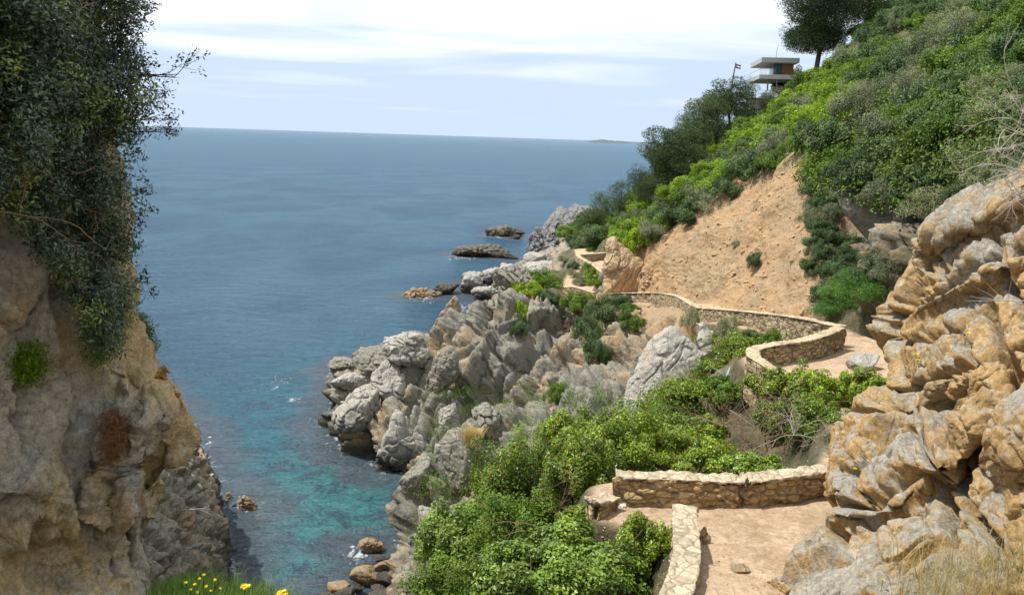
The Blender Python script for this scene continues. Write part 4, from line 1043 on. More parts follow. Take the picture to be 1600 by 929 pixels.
# bush prototypes for the hillside (copied as separate things)
PROTO = {}
def proto(key, mat, seed, n_, leaf, lobes, clumpn, clump_r, aspect=.6, shell=.5, size=(1, 1, 1)):
    PROTO.setdefault(key, []).append(shrub_mesh('shrub', mat, seed, size, n_, leaf, lobes, clumpn, clump_r, aspect, shell)[0])
for i in range(3):
    proto('lime', M_LIME, 800 + i, 10000, .066, 12, 75, .19)
    proto('green', M_GREEN, 810 + i, 10000, .064, 12, 75, .19)
    proto('dark', M_DARKG, 820 + i, 10000, .062, 12, 75, .19)
    proto('olive', M_OLIVE, 830 + i, 12000, .05, 11, 90, .18, .45)
rnd = random.Random(5)
def put_shrub(key, loc, r_, h_, label, group, cat='bush'):
    me = rnd.choice(PROTO[key])
    o = mesh_obj('shrub', me, None, loc, (rnd.uniform(-.12, .12), rnd.uniform(-.12, .12), rnd.uniform(0, 6.28)), (r_, r_, h_))
    return tag(o, label, cat, group)
def in_poly(u, v, poly):
    c = False; j = len(poly) - 1
    for i in range(len(poly)):
        (xi, yi), (xj, yj) = poly[i], poly[j]
        if (yi > v) != (yj > v) and u < (xj - xi) * (v - yi) / (yj - yi + 1e-9) + xi: c = not c
        j = i
    return c
ZONES = [
 # key weights, polygon in the photograph, pixel spacing, radius in m range, label, group
 ({'lime': 5, 'green': 2, 'dark': 2, 'olive': 1}, [(1010, 275), (1000, 310), (950, 350), (985, 400), (1085, 335), (1220, 258), (1300, 200), (1345, 120), (1340, 60), (1270, 130), (1180, 190)], 16, (1.1, 1.8), 'lime green bush above the landslide', 'lime green bushes above the landslide'),
 ({'green': 3, 'dark': 2, 'olive': 1}, [(880, 360), (940, 320), (1010, 270), (1060, 230), (1180, 150), (1240, 90), (1300, 40), (1380, -20), (1500, -20), (1400, 90), (1300, 170), (1160, 230), (1000, 320), (940, 380)], 23, (1.4, 2.2), 'mid green bush on the hill crest', 'bushes along the crest'),
 ({'dark': 4, 'green': 2, 'olive': 2}, [(1262, 215), (1330, 120), (1420, 60), (1500, 110), (1520, 230), (1440, 330), (1370, 318), (1290, 312), (1262, 270)], 27, (1.2, 1.8), 'dark green bush right of the landslide', 'dark bushes right of the landslide'),
 ({'olive': 3, 'green': 1, 'dark': 2}, [(1330, 80), (1400, -30), (1540, -30), (1530, 120), (1400, 160)], 30, (1.3, 1.9), 'grey green bush high on the hillside', 'grey green bushes high on the hillside'),
 ({'dark': 3, 'green': 2}, [(1500, -40), (1680, -40), (1680, 150), (1510, 130)], 36, (1.2, 1.8), 'leafy bush in the top hillside corner', 'green bushes in the top corner'),
 ({'olive': 4, 'dark': 2}, [(1490, 100), (1680, 90), (1680, 300), (1560, 310), (1430, 350), (1420, 290)], 30, (1.0, 1.5), 'grey olive bush above the foreground rock', 'olive bushes above the foreground rock'),
 ({'dark': 2, 'olive': 1}, [(1268, 270), (1320, 290), (1315, 380), (1400, 390), (1385, 430), (1270, 445), (1258, 332)], 20, (.6, 1.1), 'small dark bush on the rock face', 'small bushes on the rock face'),
 ({'green': 2, 'dark': 3}, [(880, 352), (925, 345), (960, 370), (945, 392), (880, 388)], 18, (1.2, 1.9), 'dark bush behind the far lookout', 'bushes behind the far lookout'),
]
placed = []
ONE = 'first second third fourth fifth sixth seventh eighth ninth tenth eleventh twelfth thirteenth fourteenth fifteenth sixteenth seventeenth eighteenth nineteenth'.split()
TENS = {2: 'twenty', 3: 'thirty', 4: 'forty', 5: 'fifty', 6: 'sixty', 7: 'seventy', 8: 'eighty', 9: 'ninety'}
TENTH = {2: 'twentieth', 3: 'thirtieth', 4: 'fortieth', 5: 'fiftieth', 6: 'sixtieth', 7: 'seventieth', 8: 'eightieth', 9: 'ninetieth'}
def ordinal(k):
    if k < 20: return ONE[k - 1]
    if k > 99: return 'hundred and ' + ordinal(k - 100) if k > 100 else 'hundredth'
    return TENTH[k // 10] if k % 10 == 0 else TENS[k // 10] + '-' + ONE[k % 10 - 1]
for zi, (wts, poly, sp, (r0, r1), lab, grp) in enumerate(ZONES):
    us_ = [a for a, b in poly]; vs_ = [b for a, b in poly]
    v = min(vs_)
    row = 0; mem = []
    while v < max(vs_):
        u = min(us_) + (sp / 2 if row % 2 else 0)
        while u < max(us_):
            uu, v2 = u + rnd.uniform(-.35, .35) * sp, v + rnd.uniform(-.35, .35) * sp
            u += sp
            if not in_poly(uu, v2, poly): continue
            c = hit(uu, v2 + 6)
            if c is None or c.z < 3: continue
            key = rnd.choices(list(wts), list(wts.values()))[0]
            r_ = rnd.uniform(r0, r1) * (1 + (c.y - 60) / 260)
            if any((c - q_).length < .50 * (r_ + rq) for q_, rq in placed): continue
            placed.append((c, r_))
            mem.append((project(np.array(c))[0], put_shrub(key, c - Vector((0, 0, .25 * r_)), r_ * 1.15, r_ * 1.25, lab, grp)))
        v += sp * .8; row += 1
    mem.sort(key=lambda a: a[0])
    for k, (_, o) in enumerate(mem): o['label'] = lab + ', ' + ordinal(k + 1) + ' from the left'
print('hill bushes', len(placed))

# single bushes by place: key, u, v (ground pixel), radius m, height m, label
SINGLE = [
 ('lime', 1005, 385, 1.5, 1.7, 'bright green bush hanging over the left end of the landslide'), ('lime', 985, 360, 1.4, 1.6, 'bright green bush on top of the rock spur'),
 ('green', 850, 452, 1.9, 1.7, 'rounded green bush on top of the sea cliff'), ('lime', 828, 462, 1.4, 1.3, 'bright green bush left of the rounded one on the sea cliff'), ('lime', 822, 495, 1.3, 1.5, 'bright green bush hanging down the sea cliff face'), ('dark', 862, 470, 1.2, 1.0, 'grey green bush tucked under the rounded one on the sea cliff'),
 ('green', 905, 482, 1.6, 1.5, 'dark leafy bush at the outer end of the long wall'), ('dark', 945, 500, 1.5, 1.5, 'dark bush hanging below the long wall'), ('dark', 935, 560, 1.0, 1.6, 'dark creeping bush low on the cliff below the long wall'), ('lime', 930, 445, 1.2, 1.3, 'bright green tuft at the foot of the rock spur'), ('green', 985, 487, .9, .7, 'trailing green bush against the long wall'),
 ('dark', 962, 478, 1.5, 1.1, 'dark bush directly under the outer end of the long wall'), ('dark', 925, 525, 1.3, 1.5, 'large dark bush spilling down the middle of the sea cliff'), ('green', 985, 512, 1.0, 1.0, 'bush on the sandy ledge below the long wall'), ('olive', 880, 500, 1.1, 1.0, 'grey bush among dead branches on the sea cliff'), ('dark', 812, 520, .9, 1.2, 'small dark bush hanging in a cleft of the sea cliff'),
 ('green', 868, 625, .7, 1.2, 'small upright bush at the cliff foot above the foreground shrubs'), ('olive', 1083, 510, .75, 1.0, 'grey green bush against the bend of the long wall'), ('olive', 1142, 518, .8, .7, 'low round bush in front of the long wall'), ('dark', 1178, 528, .6, .5, 'small dark bush beside the low round one'),
 ('green', 1215, 530, .8, .5, 'creeping green bush between the two walls'), ('lime', 1255, 528, .7, .4, 'low yellow green bush inside the bend of the walls'), ('green', 1235, 518, .8, .6, 'thin green bush on the bank between the walls'),
 ('dark', 1295, 468, 1.1, .9, 'dark bush at the left of the feathery green clump'), ('olive', 885, 410, 1.2, .9, 'small bush below the far lookout wall'), ('green', 925, 392, 1.0, .6, 'low bush behind the far lookout wall'),
 ('dark', 1182, 415, .7, .9, 'lone dark bush growing in the middle of the landslide'), ('olive', 1150, 385, .4, .4, 'tiny grey bush high in the landslide'),
 ('olive', 900, 434, 1.0, .9, 'grey green bush on the bank above the short far wall'), ('green', 918, 428, 1.0, 1.0, 'green bush in front of the far lookout wall'), ('dark', 893, 420, 1.0, .9, 'dark bush at the corner of the far lookout wall'), ('olive', 905, 445, .8, .8, 'low grey bush right behind the short far wall'),
 ('green', 1196, 141, 2.6, 2.8, 'bush in front of the posts under the house'), ('olive', 1218, 130, 2.2, 2.6, 'grey green bush hiding the lower right of the house'), ('green', 1240, 118, 2.2, 2.8, 'tall bush against the right end of the house'), ('dark', 1178, 158, 2.0, 2.0, 'dark bush under the small terrace wall'),
]
for key, u, v, r_, h_, lab in SINGLE:
    if not lab: continue
    c = hit(u, v)
    if c is None: print('miss', lab); continue
    put_shrub(key, c - Vector((0, 0, .2 * h_)), r_, h_ * 1.2, lab, None)

# feathery clump by the path and creeping cover on the bank
def tuft_mesh(name, mat, seed, n_, radius, h_, w_=.012, lean=.5, segs=2, cen=None):
    rng = np.random.default_rng(seed)
    c = (rng.normal(size=(n_, 3)) * radius * .5) * np.array([1, 1, 0]) if cen is None else cen
    a = rng.uniform(0, 2 * math.pi, n_); out = np.stack([np.cos(a), np.sin(a), np.zeros(n_)], -1)
    out = out * rng.uniform(0, lean, n_)[:, None]
    sd = np.stack([-np.sin(a + rng.normal(size=n_)), np.cos(a), np.zeros(n_)], -1)
    H = h_ * rng.uniform(.5, 1.15, n_)
    m1 = c + (out * .35 + np.array([0, 0, .55])) * H[:, None]; tp = c + (out * 1.1 + np.array([0, 0, 1])) * H[:, None]
    ww = w_ * rng.uniform(.6, 1.4, n_)[:, None]
    V = np.stack([c - sd * ww, c + sd * ww, m1 + sd * ww * .8, m1 - sd * ww * .8, tp + sd * ww * .15, tp - sd * ww * .15], 1).reshape(-1, 3)
    b_ = np.arange(n_)[:, None] * 6
    F = np.concatenate([b_ + np.array([0, 1, 2, 3]), b_ + np.array([3, 2, 4, 5])])
    t = np.repeat(rng.uniform(0, 1, n_), 6); od = np.repeat(rng.uniform(0, 1, n_), 6)
    return np_mesh(name, V, F, mat, False, {'tone': t, 'odd': od})
for i, (u, v, s_, lab) in enumerate(((1300, 490, 1.0, 'feathery green clump nearest the long wall'), (1335, 482, 1.35, 'largest feathery green clump beside the path'), (1375, 470, 1.1, 'feathery green clump against the orange rock'), (1350, 455, 1.1, 'feathery green clump at the back, under the rock face'), (1318, 465, 1.0, 'feathery green clump between the dark bush and the largest clump'))):
    c = hit(u, v)
    rng = np.random.default_rng(900 + i)
    pts, nr_, tone, cc = shrub_points(rng, 9000, (1.5 * s_, 1.3 * s_, 1.25 * s_), 9, .8, 90, .17, .4)
    V, F, t, od = leaves(pts, nr_, .07, rng, .35, tone)
    tag(mesh_obj('feathery_bush', np_mesh('feathery_bush', V, F, M_FENNEL, False, {'tone': t, 'odd': od}), None, c - Vector((0, 0, .2))), lab, 'bush', 'feathery green clumps by the path')

# ------------------------------------------------------------------ foreground shrubs with stems
def big_shrub(label, u, v, Y, size, mat, seed, n_, leaf, aspect=.55, group=None, lobes=14, clumpn=130, clump_r=.15, ground=None, cat='shrub', twigmat=M_TWIGB, shell=.45):
    """u, v: pixel of the crown's centre at depth Y; size in metres (half widths, height)"""
    c = PY(u, v, Y); base = c - np.array([0, 0, size[2] * .5])
    root = empty('leafy_shrub', base); tag(root, label, cat, group)
    me, cc = shrub_mesh('foliage', mat, seed, size, n_, leaf, lobes, clumpn, clump_r, aspect, shell)
    mesh_obj('foliage', me, root)
    rng = np.random.default_rng(seed + 1)
    out = []
    gz = ground if ground is not None else -.3
    for k in range(16):
        q_ = cc[rng.integers(0, len(cc))]
        b0 = np.array([rng.normal() * .2 * size[0], rng.normal() * .2 * size[1], gz])
        mid = (b0 + q_) / 2 + rng.normal(size=3) * .12 * size[0]
        tt = np.linspace(0, 1, 8)[:, None]
        path = (1 - tt) ** 2 * b0 + 2 * tt * (1 - tt) * mid + tt ** 2 * q_ * .96
        out.append(tube(path, np.linspace(.028, .006, 8)))
        for j in range(2):
            e_ = path[4 + j] + rng.normal(size=3) * .3 * size[0]
            out.append(tube(np.linspace(path[4 + j], e_, 5) + rng.normal(size=(5, 3)) * .02, np.linspace(.012, .004, 5), 4))
    V, F = merge(out)
    mesh_obj('branches', np_mesh('branches', V, F, twigmat), root)
    return root
FG = 'shrubs on the slope left of the near path'
big_shrub('broad pale-leaved shrub at the bottom, left of the near wall', 900, 890, 13.2, (1.9, 1.3, 1.5), M_FORE2, 1001, 42000, .075, .6, FG)
big_shrub('pale-leaved shrub pressed against the outside of the near wall', 1010, 850, 13.9, (.75, .8, 1.25), M_FORE, 1002, 20000, .06, .5, FG)
big_shrub('bright leafy shrub at the lower left, above the boulders', 725, 850, 19.5, (1.5, 1.5, 2.3), M_FORE2, 1003, 34000, .085, .6, FG)
big_shrub('tall dark shrub with reddish leaves in the middle of the slope', 835, 745, 20.5, (1.7, 1.6, 3.0), M_FORE, 1004, 42000, .075, .5, FG)
big_shrub('green shrub directly left of the short wall stub', 905, 740, 18.3, (1.0, 1.0, 1.9), M_FORE, 1005, 24000, .07, .5, FG)
big_shrub('dark shrub under the tall one, on the steep slope', 810, 830, 18, (1.3, 1.2, 2.2), M_GREEN, 1006, 26000, .07, .5, FG)
big_shrub('spreading green shrub behind the left end of the cracked wall', 975, 690, 21.5, (1.8, 1.5, 1.9), M_FORE, 1007, 36000, .075, .5, FG)
big_shrub('rounded green shrub behind the middle of the cracked wall', 1070, 705, 20.8, (1.35, 1.1, 1.0), M_FORE, 1008, 28000, .07, .5, FG)
big_shrub('small leafy shrub sprouting over the crack in the wall', 1165, 722, 18.9, (1.0, .6, .5), M_FORE2, 1009, 9000, .07, .5, FG)
big_shrub('green shrub climbing the slab, above the spreading one', 888, 682, 24.6, (1.4, 1.3, 1.4), M_FORE, 1010, 26000, .08, .5, FG)
big_shrub('green shrub at the foot of the great grey slab', 1085, 668, 26.0, (1.1, 1.1, 1.1), M_FORE, 1011, 24000, .08, .5, FG)
big_shrub('bushy shrub draped over the slope left below the terrace', 1130, 612, 29.6, (1.0, 1.0, 1.1), M_GREEN, 1012, 22000, .085, .5, FG)
big_shrub('small shrub hiding the foot of the short wall stub', 912, 812, 15.3, (.55, .5, .7), M_FORE, 1022, 9000, .06, .5, FG)
TG = 'shrubs in front of the terrace'
big_shrub('glossy green shrub under the left end of the terrace wall', 1225, 603, 25.5, (1.25, 1.0, 1.2), M_FORE, 1013, 26000, .075, .5, TG)
big_shrub('glossy green shrub in the middle in front of the terrace', 1285, 608, 24.8, (1.2, 1.0, 1.3), M_FORE, 1014, 26000, .075, .5, TG)
big_shrub('glossy green shrub beside the orange rock in front of the terrace', 1345, 605, 24, (.9, .9, 1.15), M_FORE, 1015, 20000, .075, .5, TG)
big_shrub('glossy dark shrub between the twiggy gully and the terrace shrubs', 1222, 655, 24.0, (.9, .8, 1.5), M_FORE, 1021, 18000, .07, .5, TG)
big_shrub('dark trailing shrub lower down in front of the terrace', 1300, 660, 23.0, (1.3, 1.0, 1.7), M_FORE, 1016, 26000, .07, .45, TG)
big_shrub('low weeds growing between the rock and the cracked wall', 1310, 690, 18.5, (.5, .5, .7), M_OLIVE, 1017, 6000, .05, .35, TG)
big_shrub('grey dry shrub at the lower left edge of the slope, by the shore', 668, 868, 27, (.7, .7, 1.4), M_OLIVE, 1018, 2500, .05, .25, FG)
big_shrub('dark shrub filling the bottom left of the slope', 720, 940, 18, (1.6, 1.5, 2.0), M_GREEN, 1019, 26000, .075, .5, FG)
big_shrub('green shrub at the bottom edge between the other shrubs', 860, 985, 13.5, (1.5, 1.2, 1.4), M_FORE, 1020, 22000, .07, .5, FG)

# ------------------------------------------------------------------ dark evergreen hanging on the left cliff
def left_evergreen():
    rng = np.random.default_rng(77)
    root = empty('evergreen_tree', PY(60, 420, 11)); tag(root, 'dark evergreen tree hanging over the near left cliff', 'tree')
    inv = -np.array(root.location)
    blobs = []
    poly = [(-260, -160), (195, -160), (215, 0), (215, 60), (228, 130), (222, 190), (205, 235), (182, 270), (200, 320), (214, 370), (205, 440), (200, 490), (172, 555), (145, 540), (118, 470), (70, 385), (20, 320), (-260, 260)]
    k = 0
    while len(blobs) < 1250:
        u, v = rng.uniform(-250, 232), rng.uniform(-150, 556)
        if not in_poly(u, v, poly): continue
        Yb = float(yl(np.array([min(u, 240.)]), np.array([v]))[0])
        blobs.append(PY(u, v, Yb - .75 * rng.uniform(.0, 1.0) - .75 * (vnoise(np.array([[u / 45., v / 45., 3.]]), 8)[0] + .6)))
    blobs = np.array(blobs)
    n_ = 150000
    j = rng.integers(0, len(blobs), n_); bt = rng.uniform(0, 1, len(blobs))
    q_ = rng.normal(size=(n_, 3)); q_ /= np.linalg.norm(q_, axis=1, keepdims=True); q_ *= (rng.uniform(.05, 1, n_) ** .5 * .20)[:, None]
    pts = blobs[j] + q_
    V, F, t, od = leaves(pts, q_ * 3 + np.array([.2, -.2, .5]), .052, rng, .42, np.clip(bt[j] * .6 + rng.uniform(0, .4, n_), 0, 1))
    od = np.where(np.repeat(bt[j] > .93, 4), .95, od * .88)
    mesh_obj('crown', np_mesh('crown', V + inv, F, M_LEFTLEAF, False, {'tone': t, 'odd': od}), root)
    # limbs inside and bare twigs reaching out over the sea
    out, tips = [], []
    for (u, v, dy, L, dd_) in ((10, 200, -1.3, 1.6, (1, -.2, .4)), (-30, 330, -1.2, 1.8, (1, -.1, -.1)), (40, 90, -1.3, 1.4, (1, -.1, .3)), (80, 250, -1.2, 1.2, (1, -.1, -.5)), (20, 20, -1.2, 1.3, (1, 0, -.2)), (90, 430, -.8, .9, (.8, -.1, -.3)), (120, 320, -1.0, .9, (.8, -.1, -.4))):
        Yb = float(yl(np.array([float(u)]), np.array([float(v)]))[0])
        out = []
        branch(rng, PY(u, v, Yb + dy * .75), dd_, L * .4, .009, 2, .5, 3, 7, .02, out, tips)
        V, F = merge(out); mesh_obj('limb', np_mesh('limb', V + inv, F, M_TWIGB), root)
    out, tips = [], []
    specs = [(195, 122, (1, 0, .28), .68, .013), (200, 118, (1, 0, .02), .72, .013), (208, 128, (1, 0, -.42), .45, .009), (190, 60, (1, 0, .45), .42, .010), (200, 205, (1, 0, .05), .50, .010), (215, 190, (1, 0, .45), .35, .008), (190, 255, (1, 0, .35), .26, .006), (195, 300, (1, 0, .1), .22, .006), (200, 440, (1, 0, -.05), .26, .006), (205, 340, (1, 0, .2), .2, .006), (195, 20, (1, 0, .5), .3, .008)]
    for u, v, dd_, L, r_ in specs:
        Yb = float(yl(np.array([200.]), np.array([float(v)]))[0]) - .5
        out = []
        branch(rng, PY(u, v, Yb), dd_, L * .85, r_ * .9, 2, .14, 3, 7, 0, out, tips, 4)
        V, F = merge(out); tw = mesh_obj('bare_twig', np_mesh('bare_twig', V + inv, F, M_TWIGD), root)
    tips = np.array(tips); n_ = 1100
    c_ = tips[rng.integers(0, len(tips), n_)] + rng.normal(size=(n_, 3)) * .032
    V, F, t, od = leaves(c_, rng.normal(size=(n_, 3)), .048, rng, .38)
    mesh_obj('leaf_sprays', np_mesh('leaf_sprays', V + inv, F, M_LEFTLEAF, False, {'tone': t * .3, 'odd': od * 0}), root)
left_evergreen()
def pixel_shrub(name, label, spec, mat, seed, n_, leaf, cat='bush', rad=.16, aspect=.45):
    """small plant clinging to the left cliff; spec = list of (u, v, forward offset)"""
    rng = np.random.default_rng(seed)
    b_ = np.array([PY(u, v, float(yl(np.array([float(u)]), np.array([float(v)]))[0]) - dy) for u, v, dy in spec])
    j = rng.integers(0, len(b_), n_); q_ = rng.normal(size=(n_, 3)) * rad * .6
    V, F, t, od = leaves(b_[j] + q_, q_ + np.array([0, -.1, .1]), leaf, rng, aspect)
    o = mesh_obj(name, np_mesh(name, V - b_[0], F, mat, False, {'tone': t, 'odd': od}), None, b_[0]); return tag(o, label, cat)
pixel_shrub('small_bush', 'small yellow green bush growing on the face of the left cliff', [(40, 570, .1), (60, 565, .1), (50, 585, .12), (30, 580, .05), (45, 550, .1)], M_LIME, 31, 2600, .035, rad=.12)
pixel_shrub('hanging_bush', 'green mossy bush hanging from the tip of the evergreen', [(160, 480, .5), (180, 470, .5), (175, 510, .5), (160, 530, .4), (190, 450, .5), (155, 555, .3), (185, 495, .4)], M_FENNEL, 32, 7000, .03, rad=.16, aspect=.3)
pixel_shrub('dry_nest', 'rust brown tangle of dead stems in a hollow of the left cliff', [(178, 672, .3), (172, 690, .3), (186, 660, .3), (180, 705, .25), (190, 682, .3), (170, 660, .25)], M_RUST, 33, 3600, .075, 'dead plant', .12, .07)
pixel_shrub('hanging_bush', 'dark bush behind the left cliff edge under the evergreen', [(215, 500, -.6), (228, 515, -.7), (222, 530, -.7), (235, 540, -.8)], M_DARKG, 34, 2500, .035, rad=.1)
pixel_shrub('cliff_plant', 'orange dry plants along the outer edge of the left cliff nose', [(250, 590, 0.0), (262, 605, 0.0), (272, 618, .0), (278, 632, .0), (256, 580, 0.0)], leaf_material('orange_leaves', (0.30, 0.15, 0.03), (0.42, 0.26, 0.05), .2), 35, 1600, .03, rad=.05)

# ------------------------------------------------------------------ pines
def pine(label, u, v_top, v_base, Y, wpx, seed, n_=9000, kind='round', group='pines along the crest', trunk=True, leaf=.21):
    rng = np.random.default_rng(seed)
    top = PY(u, v_top, Y); base = PY(u, v_base, Y); dist = project(top)[2]
    Hh = top[2] - base[2]; Wd = wpx / F_PX * dist
    gz = ground_z(base[0], base[1]); zb = min(gz - .2, base[2]) if gz > 0 else base[2]
    root = empty('pine_tree', (base[0], base[1], zb)); tag(root, label, 'pine tree', group)
    h0 = top[2] - zb
    cl = []
    nl = 60 if kind == 'full' else 44
    for i in range(nl):
        f = rng.uniform(0, 1) ** .8
        zc_ = h0 - Hh * (.06 + (.76 if kind == 'full' else .86) * f)
        rr_ = Wd * .5 * (.35 + .65 * math.sin(math.pi * min(1, .25 + .62 * f))) * (1 if kind == 'round' else .8)
        if kind == 'full': rr_ = Wd * .5 * (.45 + .55 * math.sin(math.pi * (.12 + .78 * f)))
        a = rng.uniform(0, 6.28); r_ = rr_ * math.sqrt(rng.uniform(.05, 1)) * .75
        cl.append((r_ * math.cos(a), r_ * math.sin(a), zc_, rng.uniform(.17, .29) * Wd))
    cl = np.array(cl)
    j = rng.integers(0, nl, n_); d_ = rng.normal(size=(n_, 3)); d_ /= np.linalg.norm(d_, axis=1, keepdims=True)
    rr_ = rng.uniform(.35, 1.0, n_) ** .5
    pts = cl[j, :3] + d_ * (cl[j, 3] * rr_)[:, None] * np.array([1, 1, .62])
    V, F, t, od = leaves(pts, np.cross(d_, rng.normal(size=(n_, 3))), leaf * Wd / 6.0, rng, .35, np.clip(rng.uniform(0, 1, nl)[j] * .5 + rng.uniform(0, .5, n_), 0, 1), .5)
    mesh_obj('crown', np_mesh('crown', V, F, M_PINE, False, {'tone': t, 'odd': od}), root)
    out = [tube([(0, 0, -.4), (.05 * Wd, 0, h0 * .35), (0, .02 * Wd, h0 * .6), (0, 0, h0 * .85)], [.035 * Wd, .03 * Wd, .022 * Wd, .008 * Wd], 7)]
    for c_ in cl[:12]:
        st = np.array([0, 0, max(.3 * h0, c_[2] - .22 * h0)])
        out.append(tube(np.linspace(st, c_[:3], 5), np.linspace(.012 * Wd, .004 * Wd, 5), 4))
    V, F = merge(out)
    mesh_obj('trunk', np_mesh('trunk', V, F, M_BARK), root)
    return root
pine('big dark pine above the house at the top of the hill', 1274, -60, 98, 116, 122, 41, 80000, 'full', leaf=.13)
pine('dark pine behind the hilltop, right of the big one', 1350, -80, 60, 118, 130, 42, 50000, 'full', leaf=.12)
pine('open crowned pine below the flagpole', 1138, 122, 180, 112, 72, 43, 15000)
pine('narrow pine right of the flagpole', 1166, 116, 185, 116, 36, 44, 9000, 'tall')
pine('small pine under the house balcony', 1193, 138, 170, 114, 30, 45, 5000)
pine('rounded pine on the crest, second below the flagpole', 1098, 152, 225, 108, 70, 46, 17000)
pine('pale small pine left of the rounded crest pine', 1072, 165, 215, 112, 42, 47, 8000)
pine('broad dark pine at the middle of the crest', 1042, 204, 280, 104, 88, 48, 22000)
pine('lower dark pine joined to the broad one', 1062, 222, 290, 102, 76, 49, 18000)
pine('small flat topped pine leaning out over the sea', 1000, 257, 300, 106, 44, 50, 7000)
pine('small flat pine below the leaning one', 970, 282, 325, 104, 46, 51, 7000)
pine('dark pine between the two rounded crest pines', 1118, 140, 215, 110, 56, 54, 14000)
pine('dark pine filling the crest behind the broad one', 1078, 190, 260, 106, 66, 55, 16000)
pine('low dark pine under the leaning one', 1018, 270, 320, 103, 60, 56, 14000)
pine('low pine at the seaward end of the crest', 940, 302, 350, 112, 46, 52, 9000)
pine('dark low pine at the foot of the crest beside the headland', 925, 328, 368, 108, 62, 53, 13000)

# ------------------------------------------------------------------ house, antenna, flagpole
def box(a, b):
    x0, y0, z0 = a; x1, y1, z1 = b
    V = np.array([(x0, y0, z0), (x1, y0, z0), (x1, y1, z0), (x0, y1, z0), (x0, y0, z1), (x1, y0, z1), (x1, y1, z1), (x0, y1, z1)], float)
    return V, np.array([[0, 3, 2, 1], [4, 5, 6, 7], [0, 1, 5, 4], [1, 2, 6, 5], [2, 3, 7, 6], [3, 0, 4, 7]])
def part(name, boxes, mat, parent, bevel=.02):
    V, F = merge([box(*b) for b in boxes]); o = mesh_obj(name, np_mesh(name, V, F, mat, False), parent)
    if bevel:
        md = o.modifiers.new('bevel', 'BEVEL'); md.width = bevel; md.segments = 2; md.limit_method = 'ANGLE'
    return o
def house():
    Yh = 124.0
    c = PY(1184, 124, Yh); s_ = project(c)[2] / F_PX       # metres per pixel there
    root = empty('hilltop_house', c, (0, 0, R(-6))); tag(root, 'modern concrete house with a cantilevered balcony on top of the hill', 'house')
    W = 55 * s_
    part('roof', [((2 * s_, -1, 25 * s_), (W + 4 * s_, 9, 32.5 * s_))], M_CONC, root)
    part('floor_slab', [((0, -1.2, 0), (W, 9, 6.5 * s_))], M_CONC, root)
    part('wall', [((36 * s_, .9, 6.6 * s_), (W, 8, 24.9 * s_))], M_WOOD, root)
    w = part('window', [((24.5 * s_, .86, 6.6 * s_), (36 * s_, .9 + 3, 24.9 * s_))], M_GLASS, root)
    part('window_frame', [((24 * s_, .78, 6.6 * s_), (25 * s_, .85, 24.9 * s_)), ((35.4 * s_, .78, 6.6 * s_), (36.6 * s_, .85, 24.9 * s_)), ((25 * s_, .78, 23.6 * s_), (35.4 * s_, .85, 24.8 * s_)), ((30 * s_, .80, 6.6 * s_), (30.6 * s_, .86, 23.6 * s_))], M_POLE, w, 0)
    bx = [((.4 * s_, -1.15, 14.6 * s_), (24 * s_, -1.08, 15.2 * s_)), ((.4 * s_, -1.1, 14.6 * s_), (1 * s_, 8, 15.2 * s_))]
    for k in range(12): bx.append(((.5 * s_ + k * 2.05 * s_, -1.14, 6.6 * s_), (.8 * s_ + k * 2.05 * s_, -1.1, 14.6 * s_)))
    part('railing', bx, M_RAIL, root, 0)
    for k in (17, 31, 46): part('post', [((k * s_, 1, -16 * s_), ((k + 2) * s_, 1.3, 0))], M_CONC, root)
    a = PY(1213, 86, Yh + 2)
    an = empty('roof_antenna', a); tag(an, 'thin bent antenna standing on the house roof', 'antenna')
    V, F = tube([(0, 0, -.3), (.02, 0, .5), (.1, 0, 1.0), (.3, 0, 1.35)], [.03, .03, .025, .02], 6)
    mesh_obj('antenna_rod', np_mesh('antenna_rod', V, F, M_POLE), an)
    f = PY(1142, 138, 112)
    s2 = project(f)[2] / F_PX
    fp = empty('flagpole', f); tag(fp, 'leaning flagpole with a small dark and white flag on the crest', 'flagpole')
    V, F = tube([(0, 0, -2), (2.6 * s2, 0, 20 * s2), (4.8 * s2, 0, 39 * s2)], [.10, .085, .06], 8)
    mesh_obj('pole', np_mesh('pole', V, F, M_POLE), fp)
    nx, nz = 14, 13
    X = np.linspace(0, 8, nx) * s2; Zf = np.linspace(0, 6.4, nz) * s2
    GXf, GZf = np.meshgrid(X, Zf)
    Vf = np.stack([GXf + 4.8 * s2, .08 * np.sin(GXf * 9), 31 * s2 + GZf - GXf * .28], -1).reshape(-1, 3)
    me = np_mesh('flag', Vf, grid_faces(nz, nx), M_POLE, True)
    me.materials.append(M_WHITE); me.materials.append(plain('flag_red', (0.10, 0.02, 0.03)))
    rowid = np.repeat(np.arange(nz - 1), nx - 1)
    me.polygons.foreach_set('material_index', np.where(rowid < 4, 0, np.where(rowid < 8, 1, 2)).astype(np.int32))
    o = mesh_obj('flag', me, fp); md = o.modifiers.new('thick', 'SOLIDIFY'); md.thickness = .01
    # terrace parapet under the pines
    c = PY(1183, 158, 116)
    pr = empty('retaining_wall', c); tag(pr, 'small concrete terrace wall under the house', 'retaining wall')
    part('wall_slab', [((-.6, 0, -1.0), (1.2, 3, .3))], M_CONC, pr); part('wall_ledge', [((-.8, -.2, .3), (1.4, 3.1, .42))], M_CONC, pr)
house()

